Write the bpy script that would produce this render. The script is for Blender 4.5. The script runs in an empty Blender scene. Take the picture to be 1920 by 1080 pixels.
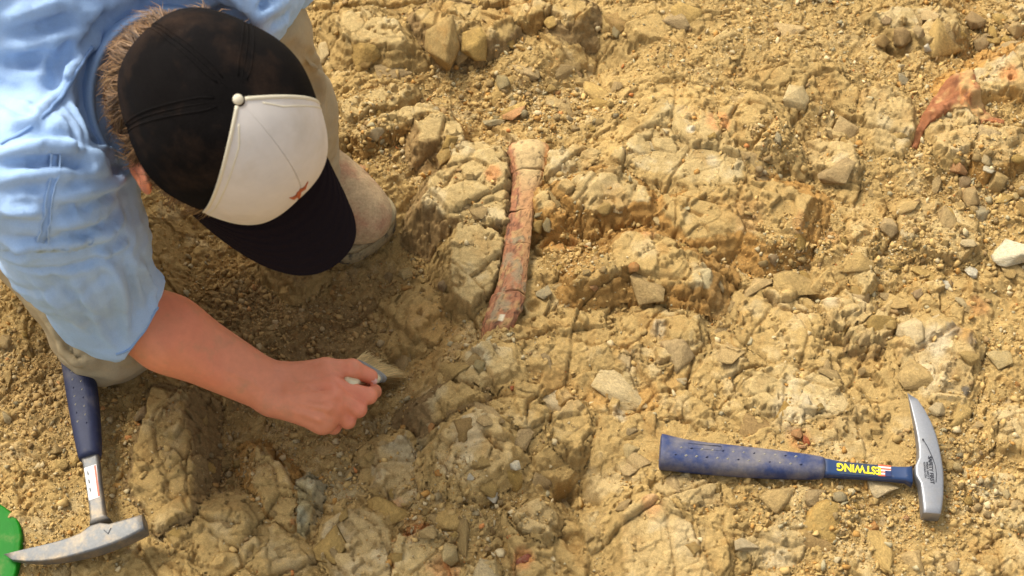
import bpy, bmesh, math, random
import numpy as np
from mathutils import Vector, Matrix
random.seed(7); RNG = np.random.default_rng(7)
SC = bpy.context.scene; COL = SC.collection

# ------------------------------------------------------------------ camera
TILT = math.radians(35); DIST = 1.9
cam_d = bpy.data.cameras.new('camera'); cam = bpy.data.objects.new('camera', cam_d); COL.objects.link(cam)
cam_d.sensor_width = 36; cam_d.angle = math.radians(36.5)
cam_d.clip_start = 0.05; cam_d.clip_end = 400
cam.location = (0, -DIST*math.sin(TILT), DIST*math.cos(TILT)); cam.rotation_euler = (TILT, 0, 0)
cam_d.dof.use_dof = True; cam_d.dof.focus_distance = 1.86; cam_d.dof.aperture_fstop = 8.0
SC.camera = cam

# ------------------------------------------------------------------ sky, sun, exposure
SUN_AZ, SUN_EL = math.radians(-46), math.radians(52)      # azimuth clockwise from +Y (top of the picture)
w = bpy.data.worlds.new('World'); SC.world = w; w.use_nodes = True
nt = w.node_tree; bg = nt.nodes['Background']
sky = nt.nodes.new('ShaderNodeTexSky'); sky.sky_type = 'NISHITA'; sky.sun_disc = False
sky.sun_elevation = SUN_EL; sky.sun_rotation = SUN_AZ
sky.air_density = 1.0; sky.dust_density = 4.0; sky.ozone_density = 0.6
hs_ = nt.nodes.new('ShaderNodeHueSaturation'); hs_.inputs['Saturation'].default_value = .35      # thin high cloud: a paler sky
nt.links.new(sky.outputs[0], hs_.inputs['Color']); nt.links.new(hs_.outputs[0], bg.inputs[0]); bg.inputs[1].default_value = 0.115
sl = bpy.data.lights.new('sun', 'SUN'); sun = bpy.data.objects.new('sun', sl); COL.objects.link(sun)
sl.energy = 1.5; sl.angle = math.radians(15); sl.color = (1.0, 0.95, 0.86)
sv = Vector((math.sin(SUN_AZ)*math.cos(SUN_EL), math.cos(SUN_AZ)*math.cos(SUN_EL), math.sin(SUN_EL)))
sun.rotation_euler = sv.to_track_quat('Z', 'Y').to_euler()
SC.view_settings.view_transform = 'Standard'; SC.view_settings.look = 'None'
SC.view_settings.gamma = 1; SC.view_settings.use_curve_mapping = False
SC.view_settings.exposure = 1.24

# ------------------------------------------------------------------ helpers
F_ = 960/math.tan(math.radians(18.25)); C_ = np.array(cam.location)
R_ = np.array([1, 0, 0.]); U_ = np.array([0, math.cos(TILT), math.sin(TILT)]); V_ = np.array([0, math.sin(TILT), -math.cos(TILT)])
def P(px, py, z=0.0):
    """Point of the place seen at photo pixel (px, py) and standing at height z."""
    d = V_ + R_*(px-960)/F_ + U_*(540-py)/F_
    return C_ + d*(z-C_[2])/d[2]
def Q(p):
    q = np.asarray(p, float)-C_; ww = q @ V_
    return np.stack([960+F_*(q@R_)/ww, 540-F_*(q@U_)/ww], -1)
def lin(r, g, b):
    return tuple(((c/255)/12.92 if c/255 <= .04045 else ((c/255+.055)/1.055)**2.4) for c in (r, g, b))
def _hash(ix, iy, iz, s):
    h = (ix.astype(np.int64)*374761393 + iy.astype(np.int64)*668265263 + iz.astype(np.int64)*2147483647 + s*974634777) & 0xffffffff
    h = ((h ^ (h >> 13))*1274126177) & 0xffffffff
    h = ((h ^ (h >> 16))*2246822519) & 0xffffffff
    return ((h ^ (h >> 15)) & 0xffffff)/float(0xffffff)
def vnoise(x, y, z=None, s=0):
    """Smooth value noise in -1..1."""
    x0 = np.floor(x); y0 = np.floor(y); fx = x-x0; fy = y-y0
    fx = fx*fx*fx*(fx*(fx*6-15)+10); fy = fy*fy*fy*(fy*(fy*6-15)+10)
    if z is None:
        zz = np.zeros_like(x0)
        a = _hash(x0, y0, zz, s); b = _hash(x0+1, y0, zz, s); c = _hash(x0, y0+1, zz, s); d = _hash(x0+1, y0+1, zz, s)
        return 2*((a*(1-fx)+b*fx)*(1-fy)+(c*(1-fx)+d*fx)*fy)-1
    z0 = np.floor(z); fz = z-z0; fz = fz*fz*(3-2*fz); r = 0
    for k, wz in ((0, 1-fz), (1, fz)):
        a = _hash(x0, y0, z0+k, s); b = _hash(x0+1, y0, z0+k, s); c = _hash(x0, y0+1, z0+k, s); d = _hash(x0+1, y0+1, z0+k, s)
        r = r+wz*((a*(1-fx)+b*fx)*(1-fy)+(c*(1-fx)+d*fx)*fy)
    return 2*r-1
def fbm(x, y, z=None, s=0, o=4, g=.5):
    r = 0; a = 1.0; t = 0
    for k in range(o):
        c, n = math.cos(k*1.1), math.sin(k*1.1)
        xx, yy = (x*c-y*n)*2**k+k*17.3, (x*n+y*c)*2**k+k*5.7
        r = r+a*vnoise(xx, yy, None if z is None else z*2**k+k*3.1, s+k); t += a; a *= g
    return r/t
def facets(x, y, s=0):
    """Cellular relief: every cell is a tilted plane with its own height. Returns height and distance-to-edge measure."""
    ix, iy = np.floor(x), np.floor(y); d1 = np.full(x.shape, 9.); d2 = np.full(x.shape, 9.); h = np.zeros_like(x); z0 = np.zeros_like(ix)
    for i in (-1, 0, 1):
        for j in (-1, 0, 1):
            cx, cy = ix+i, iy+j
            px = cx+_hash(cx, cy, z0, s); py = cy+_hash(cx, cy, z0, s+1)
            dx, dy = x-px, y-py; d = np.sqrt(dx*dx+dy*dy)
            hh = (_hash(cx, cy, z0, s+2)-.5)+dx*(_hash(cx, cy, z0, s+3)-.5)*1.6+dy*(_hash(cx, cy, z0, s+4)-.5)*1.6
            n = d < d1
            d2 = np.where(n, d1, np.minimum(d2, d)); h = np.where(n, hh, h); d1 = np.where(n, d, d1)
    return h, d2-d1
def sstep(a, b, x):
    t = np.clip((x-a)/(b-a), 0, 1); return t*t*(3-2*t)
def poly_sd(x, y, pts):
    """Signed distance to a polygon, positive inside."""
    pts = np.asarray(pts); n = len(pts); d = np.full(x.shape, 1e9); ins = np.zeros(x.shape, bool)
    for i in range(n):
        ax, ay = pts[i]; bx, by = pts[(i+1) % n]; ex, ey = bx-ax, by-ay
        t = np.clip(((x-ax)*ex+(y-ay)*ey)/(ex*ex+ey*ey+1e-12), 0, 1)
        d = np.minimum(d, (x-ax-t*ex)**2+(y-ay-t*ey)**2)
        c = ((ay > y) != (by > y)) & (x < (bx-ax)*(y-ay)/(by-ay+1e-12)+ax)
        ins ^= c
    return np.where(ins, 1, -1)*np.sqrt(d)

def mesh_np(name, v, f, mat=None, parent=None, smooth=False, col=None):
    """One mesh object from numpy vertices and equal-sided faces."""
    v = np.asarray(v, np.float32); f = np.asarray(f, np.int32); me = bpy.data.meshes.new(name)
    me.vertices.add(len(v)); me.vertices.foreach_set('co', v.ravel())
    k = f.shape[1]; me.loops.add(f.size); me.loops.foreach_set('vertex_index', f.ravel())
    me.polygons.add(len(f)); me.polygons.foreach_set('loop_start', np.arange(0, f.size, k, dtype=np.int32))
    me.update(calc_edges=True); me.validate()
    if smooth: me.polygons.foreach_set('use_smooth', np.ones(len(me.polygons), bool))
    if col is not None:
        a = me.color_attributes.new('Col', 'FLOAT_COLOR', 'POINT')
        a.data.foreach_set('color', np.concatenate([col, np.ones((len(col), 1))], 1).astype(np.float32).ravel())
    o = bpy.data.objects.new(name, me); COL.objects.link(o)
    if mat: me.materials.append(mat)
    if parent: o.parent = parent
    return o
def py_mesh(name, v, f, mat=None, parent=None, smooth=False):
    me = bpy.data.meshes.new(name); me.from_pydata([tuple(map(float, p)) for p in v], [], [tuple(map(int, q)) for q in f]); me.update()
    bm = bmesh.new(); bm.from_mesh(me); bmesh.ops.recalc_face_normals(bm, faces=bm.faces); bm.to_mesh(me); bm.free()
    if smooth:
        for p in me.polygons: p.use_smooth = True
    o = bpy.data.objects.new(name, me); COL.objects.link(o)
    if mat: me.materials.append(mat)
    if parent: o.parent = parent
    return o
def tag(o, label=None, cat=None, group=None, kind=None):
    for k, x in (('label', label), ('category', cat), ('group', group), ('kind', kind)):
        if x: o[k] = x
    return o
def empty(name, loc=(0, 0, 0)):
    o = bpy.data.objects.new(name, None); o.location = loc; o.empty_display_size = .02; COL.objects.link(o); return o
def keep_world(o, parent):
    o.parent = parent; o.matrix_parent_inverse = Matrix.Translation(-Vector(parent.location)); return o

def mat(name, color=(.5, .5, .5), rough=.9, metal=0, spec=.3, attr=False, noise=None, bump=None, bump_scale=400, bumps=None, sss=0, mix2=None, objrand=0, chips=None):
    """Principled material: colour (or vertex colour), broken up by object-space noise, with fine bump."""
    m = bpy.data.materials.new(name); m.use_nodes = True; N = m.node_tree; L = N.links; b = N.nodes['Principled BSDF']
    b.inputs['Roughness'].default_value = rough; b.inputs['Metallic'].default_value = metal; b.inputs['Specular IOR Level'].default_value = spec
    tc = N.nodes.new('ShaderNodeTexCoord')
    if attr:
        a = N.nodes.new('ShaderNodeAttribute'); a.attribute_name = 'Col'; out = a.outputs['Color']
    else:
        a = N.nodes.new('ShaderNodeRGB'); a.outputs[0].default_value = (*color, 1); out = a.outputs[0]
    if mix2:
        (c2, sc, lo, hi, amt) = mix2
        t = N.nodes.new('ShaderNodeTexNoise'); t.inputs['Scale'].default_value = sc; t.inputs['Detail'].default_value = 6; t.inputs['Roughness'].default_value = .65
        L.new(tc.outputs['Object'], t.inputs['Vector'])
        r = N.nodes.new('ShaderNodeMapRange'); r.inputs[1].default_value = lo; r.inputs[2].default_value = hi; r.inputs[4].default_value = amt
        L.new(t.outputs[0], r.inputs[0]); mx = N.nodes.new('ShaderNodeMix'); mx.data_type = 'RGBA'
        L.new(r.outputs[0], mx.inputs[0]); L.new(out, mx.inputs[6]); mx.inputs[7].default_value = (*c2, 1); out = mx.outputs[2]
    for (sc, lo, hi) in (noise or []):
        t = N.nodes.new('ShaderNodeTexNoise'); t.inputs['Scale'].default_value = sc; t.inputs['Detail'].default_value = 5; t.inputs['Roughness'].default_value = .7
        L.new(tc.outputs['Object'], t.inputs['Vector'])
        r = N.nodes.new('ShaderNodeMapRange'); r.inputs[1].default_value = .3; r.inputs[2].default_value = .7; r.inputs[3].default_value = lo; r.inputs[4].default_value = hi
        L.new(t.outputs[0], r.inputs[0]); mx = N.nodes.new('ShaderNodeVectorMath'); mx.operation = 'SCALE'
        L.new(out, mx.inputs[0]); L.new(r.outputs[0], mx.inputs['Scale']); out = mx.outputs[0]
    if objrand:
        oi = N.nodes.new('ShaderNodeObjectInfo'); hs = N.nodes.new('ShaderNodeHueSaturation')
        r = N.nodes.new('ShaderNodeMapRange'); r.inputs[3].default_value = 1-objrand; r.inputs[4].default_value = 1+objrand*.7
        L.new(oi.outputs['Random'], r.inputs[0]); L.new(r.outputs[0], hs.inputs['Value'])
        q = N.nodes.new('ShaderNodeMath'); q.operation = 'MULTIPLY'; q.inputs[1].default_value = 7.31; L.new(oi.outputs['Random'], q.inputs[0])
        q2 = N.nodes.new('ShaderNodeMath'); q2.operation = 'FRACT'; L.new(q.outputs[0], q2.inputs[0])
        r2 = N.nodes.new('ShaderNodeMapRange'); r2.inputs[3].default_value = .9; r2.inputs[4].default_value = 1.08
        L.new(q2.outputs[0], r2.inputs[0]); L.new(r2.outputs[0], hs.inputs['Saturation']); L.new(out, hs.inputs['Color']); out = hs.outputs[0]
    L.new(out, b.inputs['Base Color'])
    prev = None
    for (sc, dist, st) in (bumps or ([(bump_scale, bump, 1.0)] if bump else [])):
        t = N.nodes.new('ShaderNodeTexNoise'); t.inputs['Scale'].default_value = sc; t.inputs['Detail'].default_value = 6; t.inputs['Roughness'].default_value = .7
        L.new(tc.outputs['Object'], t.inputs['Vector'])
        bp = N.nodes.new('ShaderNodeBump'); bp.inputs['Distance'].default_value = dist; bp.inputs['Strength'].default_value = st
        L.new(t.outputs[0], bp.inputs['Height'])
        if prev: L.new(prev, bp.inputs['Normal'])
        prev = bp.outputs[0]
    for (sc, dist, st) in (chips or []):
        t = N.nodes.new('ShaderNodeTexVoronoi'); t.inputs['Scale'].default_value = sc; t.inputs['Randomness'].default_value = 1
        wn = N.nodes.new('ShaderNodeTexNoise'); wn.inputs['Scale'].default_value = sc*.8; wn.inputs['Detail'].default_value = 3; L.new(tc.outputs['Object'], wn.inputs['Vector'])
        ad = N.nodes.new('ShaderNodeVectorMath'); ad.operation = 'MULTIPLY_ADD'; ad.inputs[1].default_value = (.9/sc,)*3; L.new(wn.outputs['Color'], ad.inputs[0]); L.new(tc.outputs['Object'], ad.inputs[2]); L.new(ad.outputs[0], t.inputs['Vector'])
        sp_ = N.nodes.new('ShaderNodeSeparateColor'); L.new(t.outputs['Color'], sp_.inputs[0]); bp = N.nodes.new('ShaderNodeBump'); bp.inputs['Distance'].default_value = dist; bp.inputs['Strength'].default_value = st
        L.new(sp_.outputs[0], bp.inputs['Height'])
        if prev: L.new(prev, bp.inputs['Normal'])
        prev = bp.outputs[0]
    if prev: L.new(prev, b.inputs['Normal'])
    if sss:
        b.inputs['Subsurface Weight'].default_value = sss; b.inputs['Subsurface Radius'].default_value = (.012, .004, .002); b.inputs['Subsurface Scale'].default_value = .5
    return m
# ------------------------------------------------------------------ ground: one relief sheet, rock slabs standing out of it
TAN = np.array([.465, .306, .110]); PALE = np.array([.58, .45, .235]); OCHRE = np.array([.36, .19, .05]); ORANGE = np.array([.50, .20, .06])
GREY = np.array([.42, .345, .185]); WHITE = np.array([.62, .53, .35]); BROWN = np.array([.26, .165, .066]); DARK = np.array([.12, .095, .06])
STEP = .0015
core_x = np.arange(-.78, .7801, STEP); core_y = np.arange(-.47, .5801, STEP)
grow = [STEP]
while sum(grow) < 60: grow.append(grow[-1]*1.22)
gr = np.cumsum(grow)
xs = np.concatenate([core_x[0]-gr[::-1], core_x, core_x[-1]+gr]); ys = np.concatenate([core_y[0]-gr[::-1], core_y, core_y[-1]+gr])
GX, GY = np.meshgrid(xs, ys)
CTRL = [(380,480,-.085),(500,560,-.07),(620,600,-.066),(740,560,-.055),(720,690,-.046),(800,600,-.03),(700,820,-.042),(600,880,-.032),(430,850,-.05),(400,780,-.055),
 (430,960,-.022),(300,800,0),(200,800,-.014),(100,700,-.02),(60,600,-.012),(50,800,-.005),(150,950,0),(300,1000,0),(500,1030,-.005),(700,950,-.018),(850,850,.012),
 (870,720,.012),(900,650,.012),(950,500,.012),(1000,450,-.01),(1090,300,.022),(880,330,0),(800,430,-.05),(760,500,-.05),(760,330,-.012),(700,300,0),(850,200,-.004),(700,150,.015),(600,50,.015),
 (830,100,.0),(1000,80,.025),(1100,170,-.006),(1200,230,.03),(1400,250,.03),(1300,100,.03),(1500,150,.03),(1700,80,.005),(1850,90,-.015),(1650,60,0),(1900,170,.02),
 (1500,300,-.004),(1700,300,.005),(1800,370,-.014),(1500,420,.005),(1350,380,.015),(1400,480,-.008),(1100,600,.008),(1250,520,.008),(1300,650,.0),(1500,600,.0),(1700,600,0),
 (1500,750,0),(1300,840,0),(1500,850,-.002),(1700,850,-.004),(1850,850,-.012),(1850,650,0),(1100,800,0),(1080,920,-.03),(950,900,.002),(1100,1000,-.012),(1300,1000,.01),
 (1500,1000,0),(1700,1000,-.006),(1850,1050,0),(250,450,-.05),(120,300,-.02),(200,100,.0),(640,400,-.045),(590,300,-.02),(960,1050,-.004),(990,290,.016),(980,350,.014),(972,420,.012),(962,500,.012),(945,570,.012),(930,640,.016),(660,690,-.05),(560,700,-.06)]
cp = np.array([[*P(a, b, c)[:2], c] for a, b, c in CTRL])
def macro(x, y):
    n = np.zeros_like(x); d = np.full(x.shape, 1e-9)
    for cx, cy, cz in cp:
        r2 = (x-cx)**2+(y-cy)**2; ww = 1/(r2+.0009)**2; n += ww*cz; d += ww
    e = sstep(.9, 2.5, np.sqrt(x*x+y*y))
    return (n/d)*(1-e)+e*.12*fbm(x*.5, y*.5, s=90, o=3)*np.clip(np.hypot(x, y)/3, 0, 1)
def gauss_px(x, y, px, py, r, z=0):
    c = P(px, py, z); return np.exp(-((x-c[0])**2+((y-c[1])*.85)**2)/(2*(r*.00064)**2))
wx = GX+.0045*fbm(GX*22, GY*22, s=3, o=3); wy = GY+.0045*fbm(GX*22, GY*22, s=13, o=3)
# loose-dirt mask: 1 where crumbs and dust fill, 0 where bare rock shows
dirt = sstep(-.18, .28, fbm(GX*9+3, GY*9, s=21, o=3)+.05)
for (a, b, r, q) in [(500,560,150,1.2),(640,560,120,1),(700,280,70,.9),(960,190,110,1),(1100,210,60,.8),(1840,360,90,1),(1820,880,80,.9),(1500,370,60,.8),(100,700,140,1),(440,860,60,.9),
                     (1550,950,90,.7),(1450,60,200,.8),(1300,640,120,-.9),(1250,330,120,-.8),(1750,680,80,-.9),(1150,660,110,-.7),(1450,650,110,-.6),(1600,800,80,-.5),(1100,860,100,-.5),(900,830,60,-.9),(1250,1030,70,-.8),(300,900,60,-.3),(1380,260,90,-.8)]:
    dirt = dirt+q*gauss_px(GX, GY, a, b, r)
dirt = np.clip(dirt, 0, 1)
near = 1-sstep(1.0, 3.0, np.hypot(GX, GY))
f1, e1 = facets(wx*13, wy*13, s=44); f2, e2 = facets(wx*34+5, wy*34, s=50); f3, e3 = facets(wx*90, wy*90, s=60)
HG = macro(GX, GY)
# hollows with sharp lips
for (a, b, r, dep) in [(1085,915,42,.022),(1060,900,24,.014),(1680,95,34,.026),(1840,95,44,.030),(430,870,38,.014),(1755,238,14,.012),(1110,280,16,.008),(990,440,24,.014),(1000,575,16,.010),(1080,1000,24,.008),(870,120,26,.014),(620,50,18,.012)]:
    c = P(a, b, 0); rr = np.hypot(GX-c[0], (GY-c[1])*.9)/(r*.00064)+.25*fbm(GX*60, GY*60, s=int(a), o=3)
    HG -= dep*(1-sstep(.55, 1.0, rr))
# rock slabs: (outline of the top in photo pixels, top height, face slope, top colour, face colour, tilt x, tilt y)
O, T, Pa, G = OCHRE, TAN, PALE, GREY
TP = T*.62+Pa*.38
SLABS = [
 ([(840,262),(905,258),(945,280),(948,330),(945,400),(905,405),(845,395),(795,368),(805,330),(845,300)], .040, 1.9, TP, BROWN*1.1, 0, .05),
 ([(860,420),(890,408),(920,430),(940,445),(930,500),(905,550),(880,570),(858,545),(845,500),(848,450)], .032, 1.7, TP, T*.9, 0, .0),
 ([(1003,365),(1037,343),(1078,372),(1092,398),(1062,392),(1050,398),(1012,388)], .034, .85, TP, O*1.15, .0, .1),
 ([(1050,345),(1085,325),(1120,318),(1165,312),(1210,345),(1215,372),(1185,368),(1165,385),(1110,382),(1080,370)], .052, .95, TP, O, 0, .12),
 ([(1250,370),(1330,340),(1450,340),(1520,370),(1500,430),(1440,445),(1400,425),(1350,430),(1300,440),(1250,400)], .042, .8, T, O*1.1, 0, .10),
 ([(1130,480),(1170,440),(1220,435),(1290,470),(1335,500),(1330,530),(1260,520),(1220,515),(1180,490),(1120,520),(1080,520),(1090,500)], .046, .9, T, O*.9, 0, .10),
 ([(1150,290),(1210,230),(1250,192),(1320,205),(1345,240),(1400,290),(1380,330),(1290,320),(1210,300)], .060, .5, TP, T, 0, .12),
 ([(1330,215),(1420,180),(1455,215),(1470,270),(1420,270),(1360,255)], .058, .8, T, T*.9, 0, .05),
 ([(1030,275),(1090,268),(1130,285),(1125,300),(1060,330),(1035,345),(1030,310)], .042, 1.6, TP, T*.8, 0, .04),
 ([(628,25),(690,18),(745,40),(760,70),(735,80),(700,72),(650,66)], .060, .9, TP, T*.85, 0, .15),
 ([(780,22),(830,-8),(880,5),(875,45),(845,58),(800,42)], .062, 1.1, T, BROWN, 0, .12),
 ([(868,18),(900,8),(945,15),(970,35),(950,55),(900,64),(875,50)], .058, 1.3, T, BROWN, 0, .05),
 ([(960,2),(1010,-12),(1030,5),(1000,20),(968,28)], .060, 1.2, T, O*.8, 0, .0),
 ([(1030,8),(1070,-8),(1110,2),(1095,25),(1050,35)], .055, 1.0, T, BROWN*1.1, .0, .0),
 ([(655,238),(700,222),(765,196),(805,192),(860,225),(868,242),(835,238),(800,214),(740,228),(680,256)], .028, 1.5, TP, O*.9, 0, .0),
 ([(640,190),(690,170),(740,156),(770,160),(735,190),(700,195),(668,212),(640,235)], .030, 1.0, TP, T*.8, 0, .05),
 ([(780,225),(815,215),(850,230),(862,250),(830,262),(790,256)], .030, 1.1, TP, BROWN*1.2, 0, .0),
 ([(1503,275),(1530,262),(1590,265),(1612,290),(1606,330),(1570,322),(1530,303)], .030, 1.4, TP*1.05, T*.9, 0, .08),
 ([(1690,380),(1720,370),(1790,390),(1822,410),(1838,455),(1800,475),(1740,460),(1695,440)], .020, 1.0, TP, T, 0, .10),
 ([(1595,410),(1640,403),(1645,430),(1625,470),(1640,520),(1622,540),(1600,480)], .020, 1.3, Pa*.9, T, 0, .0),
 ([(1618,170),(1660,160),(1700,182),(1710,235),(1692,270),(1650,262),(1625,212)], .034, 1.0, TP*1.05, T, 0, .14),
 ([(1795,138),(1860,112),(1925,84),(1990,80),(1990,175),(1905,150),(1855,160),(1815,172)], .052, 1.1, Pa*1.12, O*1.4, 0, .14),
 ([(1738,210),(1790,192),(1826,212),(1840,238),(1812,278),(1780,280),(1752,250)], .030, 1.4, PALE*.98, T, 0, .06),
 ([(1828,228),(1865,236),(1930,236),(1930,285),(1860,300),(1830,278)], .028, 1.3, Pa*1.05, O*1.1, 0, .08),
 ([(1530,152),(1590,138),(1640,188),(1620,215),(1585,205),(1548,182)], .034, 1.1, T*1.05, T*.9, 0, .06),
 ([(1385,150),(1450,115),(1560,120),(1615,160),(1600,190),(1520,175),(1440,170)], .040, .7, T, T*.9, 0, .08),
 ([(1540,212),(1580,205),(1600,225),(1590,250),(1550,245)], .022, 1.1, TP, T*.9, 0, .03),
 ([(820,828),(850,790),(900,772),(940,788),(952,830),(945,858),(890,900),(850,888),(820,868)], .040, 1.2, Pa*.92, T, .0, .10),
 ([(700,835),(758,812),(782,850),(788,920),(745,942),(700,900)], -.004, 1.1, TP*.95, T, .0, .08),
 ([(880,662),(900,642),(958,650),(965,690),(930,702),(900,722),(858,702)], .034, 1.0, TP, T, 0, .08),
 ([(800,745),(845,715),(900,725),(905,745),(860,755),(815,775)], .028, 1.2, T, BROWN, 0, .05),
 ([(288,720),(340,728),(352,850),(352,955),(290,985),(240,900),(258,800)], .016, 1.5, T*.9, BROWN, 0, .0),
 ([(480,835),(532,872),(548,920),(545,985),(508,962),(478,905)], -.004, 1.2, T, O*1.1, 0, .0),
 ([(555,905),(578,898),(584,955),(572,1005),(550,998)], -.010, 1.2, G*.9, G*.8, 0, .05),
 ([(610,980),(655,945),(712,965),(732,1020),(725,1085),(640,1085),(605,1040)], .006, 1.3, TP*.9, T, 0, .05),
 ([(735,1010),(800,985),(860,1000),(830,1040),(836,1085),(738,1085)], .008, 1.4, TP, ORANGE*.8, 0, .03),
 ([(880,1055),(925,1050),(935,1085),(880,1085)], .012, 1.4, TP, T, 0, .03),
 ([(1168,970),(1215,930),(1260,945),(1300,985),(1335,1080),(1180,1085)], .022, 1.0, Pa*.97, T, 0, .06),
 ([(1690,640),(1740,600),(1820,618),(1832,700),(1812,745),(1745,735),(1700,700)], .016, .8, Pa*.97, T, 0, .10),
 ([(1540,562),(1585,542),(1640,568),(1625,596),(1560,600)], .020, 1.4, PALE*.95, T, 0, .06),
 ([(1592,590),(1650,570),(1678,612),(1640,645),(1600,640)], .016, 1.4, TP, BROWN*1.2, 0, .04),
 ([(1820,905),(1880,880),(1930,890),(1930,985),(1860,965)], .012, .9, Pa*.9, T, 0, .04),
 ([(1862,765),(1930,755),(1930,835),(1875,812)], .012, .9, Pa*.9, T, 0, .04),
 ([(1035,768),(1090,742),(1112,785),(1085,830),(1040,812)], .013, 1.6, T, T*.8, 0, .0),
 ([(905,770),(955,740),(1010,745),(1030,770),(985,800),(935,790)], .016, 1.4, T*1.05, T*.8, 0, .02),
 ([(1230,905),(1290,880),(1345,905),(1350,940),(1300,960),(1255,940)], .010, 1.1, TP*.95, T, .0, .02),
 ([(960,960),(1010,930),(1040,955),(1025,1000),(975,990)], .012, 1.4, TP*.95, T*.8, .0, .0),
 ([(1390,560),(1480,540),(1545,590),(1530,650),(1450,660),(1400,620)], .012, .6, T*1.05, T*.9, 0, .08),
 ([(1160,590),(1230,570),(1310,590),(1320,640),(1240,670),(1170,650)], .014, .7, T, T*.85, 0, .08),
 ([(1395,700),(1470,680),(1560,700),(1590,760),(1500,790),(1410,760)], .008, .7, TP, T*.85, 0, .05),
 ([(1430,930),(1500,905),(1560,930),(1540,990),(1460,985)], .010, 1.0, TP, T*.85, 0, .05),
 ([(1470,965),(1520,990),(1500,1050),(1420,1060),(1400,1010)], .010, 1.0, TP*.9, T*.85, 0, .05),
 ([(40,880),(100,900),(120,960),(60,985),(20,940)], -.002, .7, T*.95, T*.8, 0, .05),
 ([(370,960),(450,950),(480,1010),(440,1060),(360,1040)], .004, .7, T*.95, T*.8, 0, .05),
 ([(1145,15),(1230,0),(1330,20),(1380,60),(1300,85),(1200,60)], .045, .6, T, T*.85, 0, .05),
 ([(800,540),(838,560),(850,600),(820,640),(770,620),(770,570)], -.012, .7, T, T*.9, 0, .0),
 ([(540,420),(600,500),(560,530),(500,480)], -.05, 1.0, T*.9, T*.8, 0, .0),
 ([(1640,20),(1720,5),(1790,10),(1800,45),(1740,70),(1700,50)], .030, 1.0, TP, T*.8, 0, .05),
]
STAINS = [(925,345,16,ORANGE*1.1,.75),(1340,262,24,ORANGE*1.25,.6),(1300,235,30,OCHRE*1.4,.35),(1240,225,22,GREY,.4),(1375,345,14,GREY*1.2,.6),(1330,325,12,WHITE*.9,.5),(1180,425,16,ORANGE,.5),(1290,275,9,WHITE*1.15,.9),
 (1215,450,22,ORANGE*1.1,.5),(1240,490,14,OCHRE*1.2,.5),(1330,560,40,GREY,.65),(1050,720,40,OCHRE*1.2,.4),(1120,730,26,OCHRE*1.25,.55),(1210,735,26,OCHRE*1.3,.6),(1180,705,20,GREY,.4),
 (1235,612,16,WHITE*1.05,.8),(1165,768,14,WHITE*1.15,.95),(1230,680,16,PALE,.8),(1180,665,22,WHITE,.5),(1815,625,26,OCHRE*1.3,.8),(1825,640,18,DARK,.7),(1850,655,14,DARK,.6),(1790,620,16,DARK*1.5,.6),(1815,722,9,DARK,.95),(1830,650,9,DARK,.8),
 (1750,640,28,WHITE,.55),(1700,585,30,PALE*1.05,.6),(1560,560,20,WHITE,.5),(1760,690,40,PALE*1.1,.55),(1840,560,22,ORANGE,.45),(1655,240,18,GREY*1.3,.6),(1700,140,14,GREY*1.3,.5),(1885,165,18,ORANGE*1.1,.8),(1860,120,34,WHITE*.95,.6),
 (1400,420,36,ORANGE*.95,.2),(1500,435,22,ORANGE*.8,.4),(1050,425,40,OCHRE*1.25,1.0),(1060,440,26,ORANGE*.95,.6),(1560,440,16,ORANGE,.35),(1500,820,20,ORANGE*1.05,.5),(900,690,22,GREY,.6),(760,790,60,GREY*.85,.5),(880,830,34,WHITE*.85,.45),(740,935,16,ORANGE,.5),
 (980,1040,18,ORANGE*1.2,.6),(830,1060,28,ORANGE*1.2,.45),(770,975,26,ORANGE,.35),(1290,1010,40,PALE*1.05,.5),(1220,950,20,ORANGE*1.2,.4),(660,860,50,GREY*.8,.45),(560,950,16,GREY,.5),(545,960,6,ORANGE,.6),(1040,440,40,OCHRE*1.2,.35),
 (1150,410,40,OCHRE,.5),(750,60,30,GREY*1.1,.25),(690,45,24,PALE,.5),(1000,240,16,OCHRE,.3),(1430,60,40,OCHRE,.25),(1850,940,40,PALE,.4),(1900,780,30,PALE*1.1,.4),(1580,780,50,PALE,.35),(1480,770,40,WHITE,.3),(1560,30,30,OCHRE,.25),
 (500,560,150,BROWN*.85,.75),(640,600,120,BROWN*.9,.65),(400,500,90,BROWN*.8,.6),(100,700,120,BROWN*1.15,.5),(430,860,60,BROWN*.9,.5),(700,520,80,BROWN,.45),(340,480,50,OCHRE*.6,.5),(800,600,70,OCHRE*1.25,.35),(960,190,70,BROWN*1.25,.4),(1850,80,60,BROWN,.5),(1820,870,60,GREY*.8,.35),(1450,20,220,TAN*.85,.6)]
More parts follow.
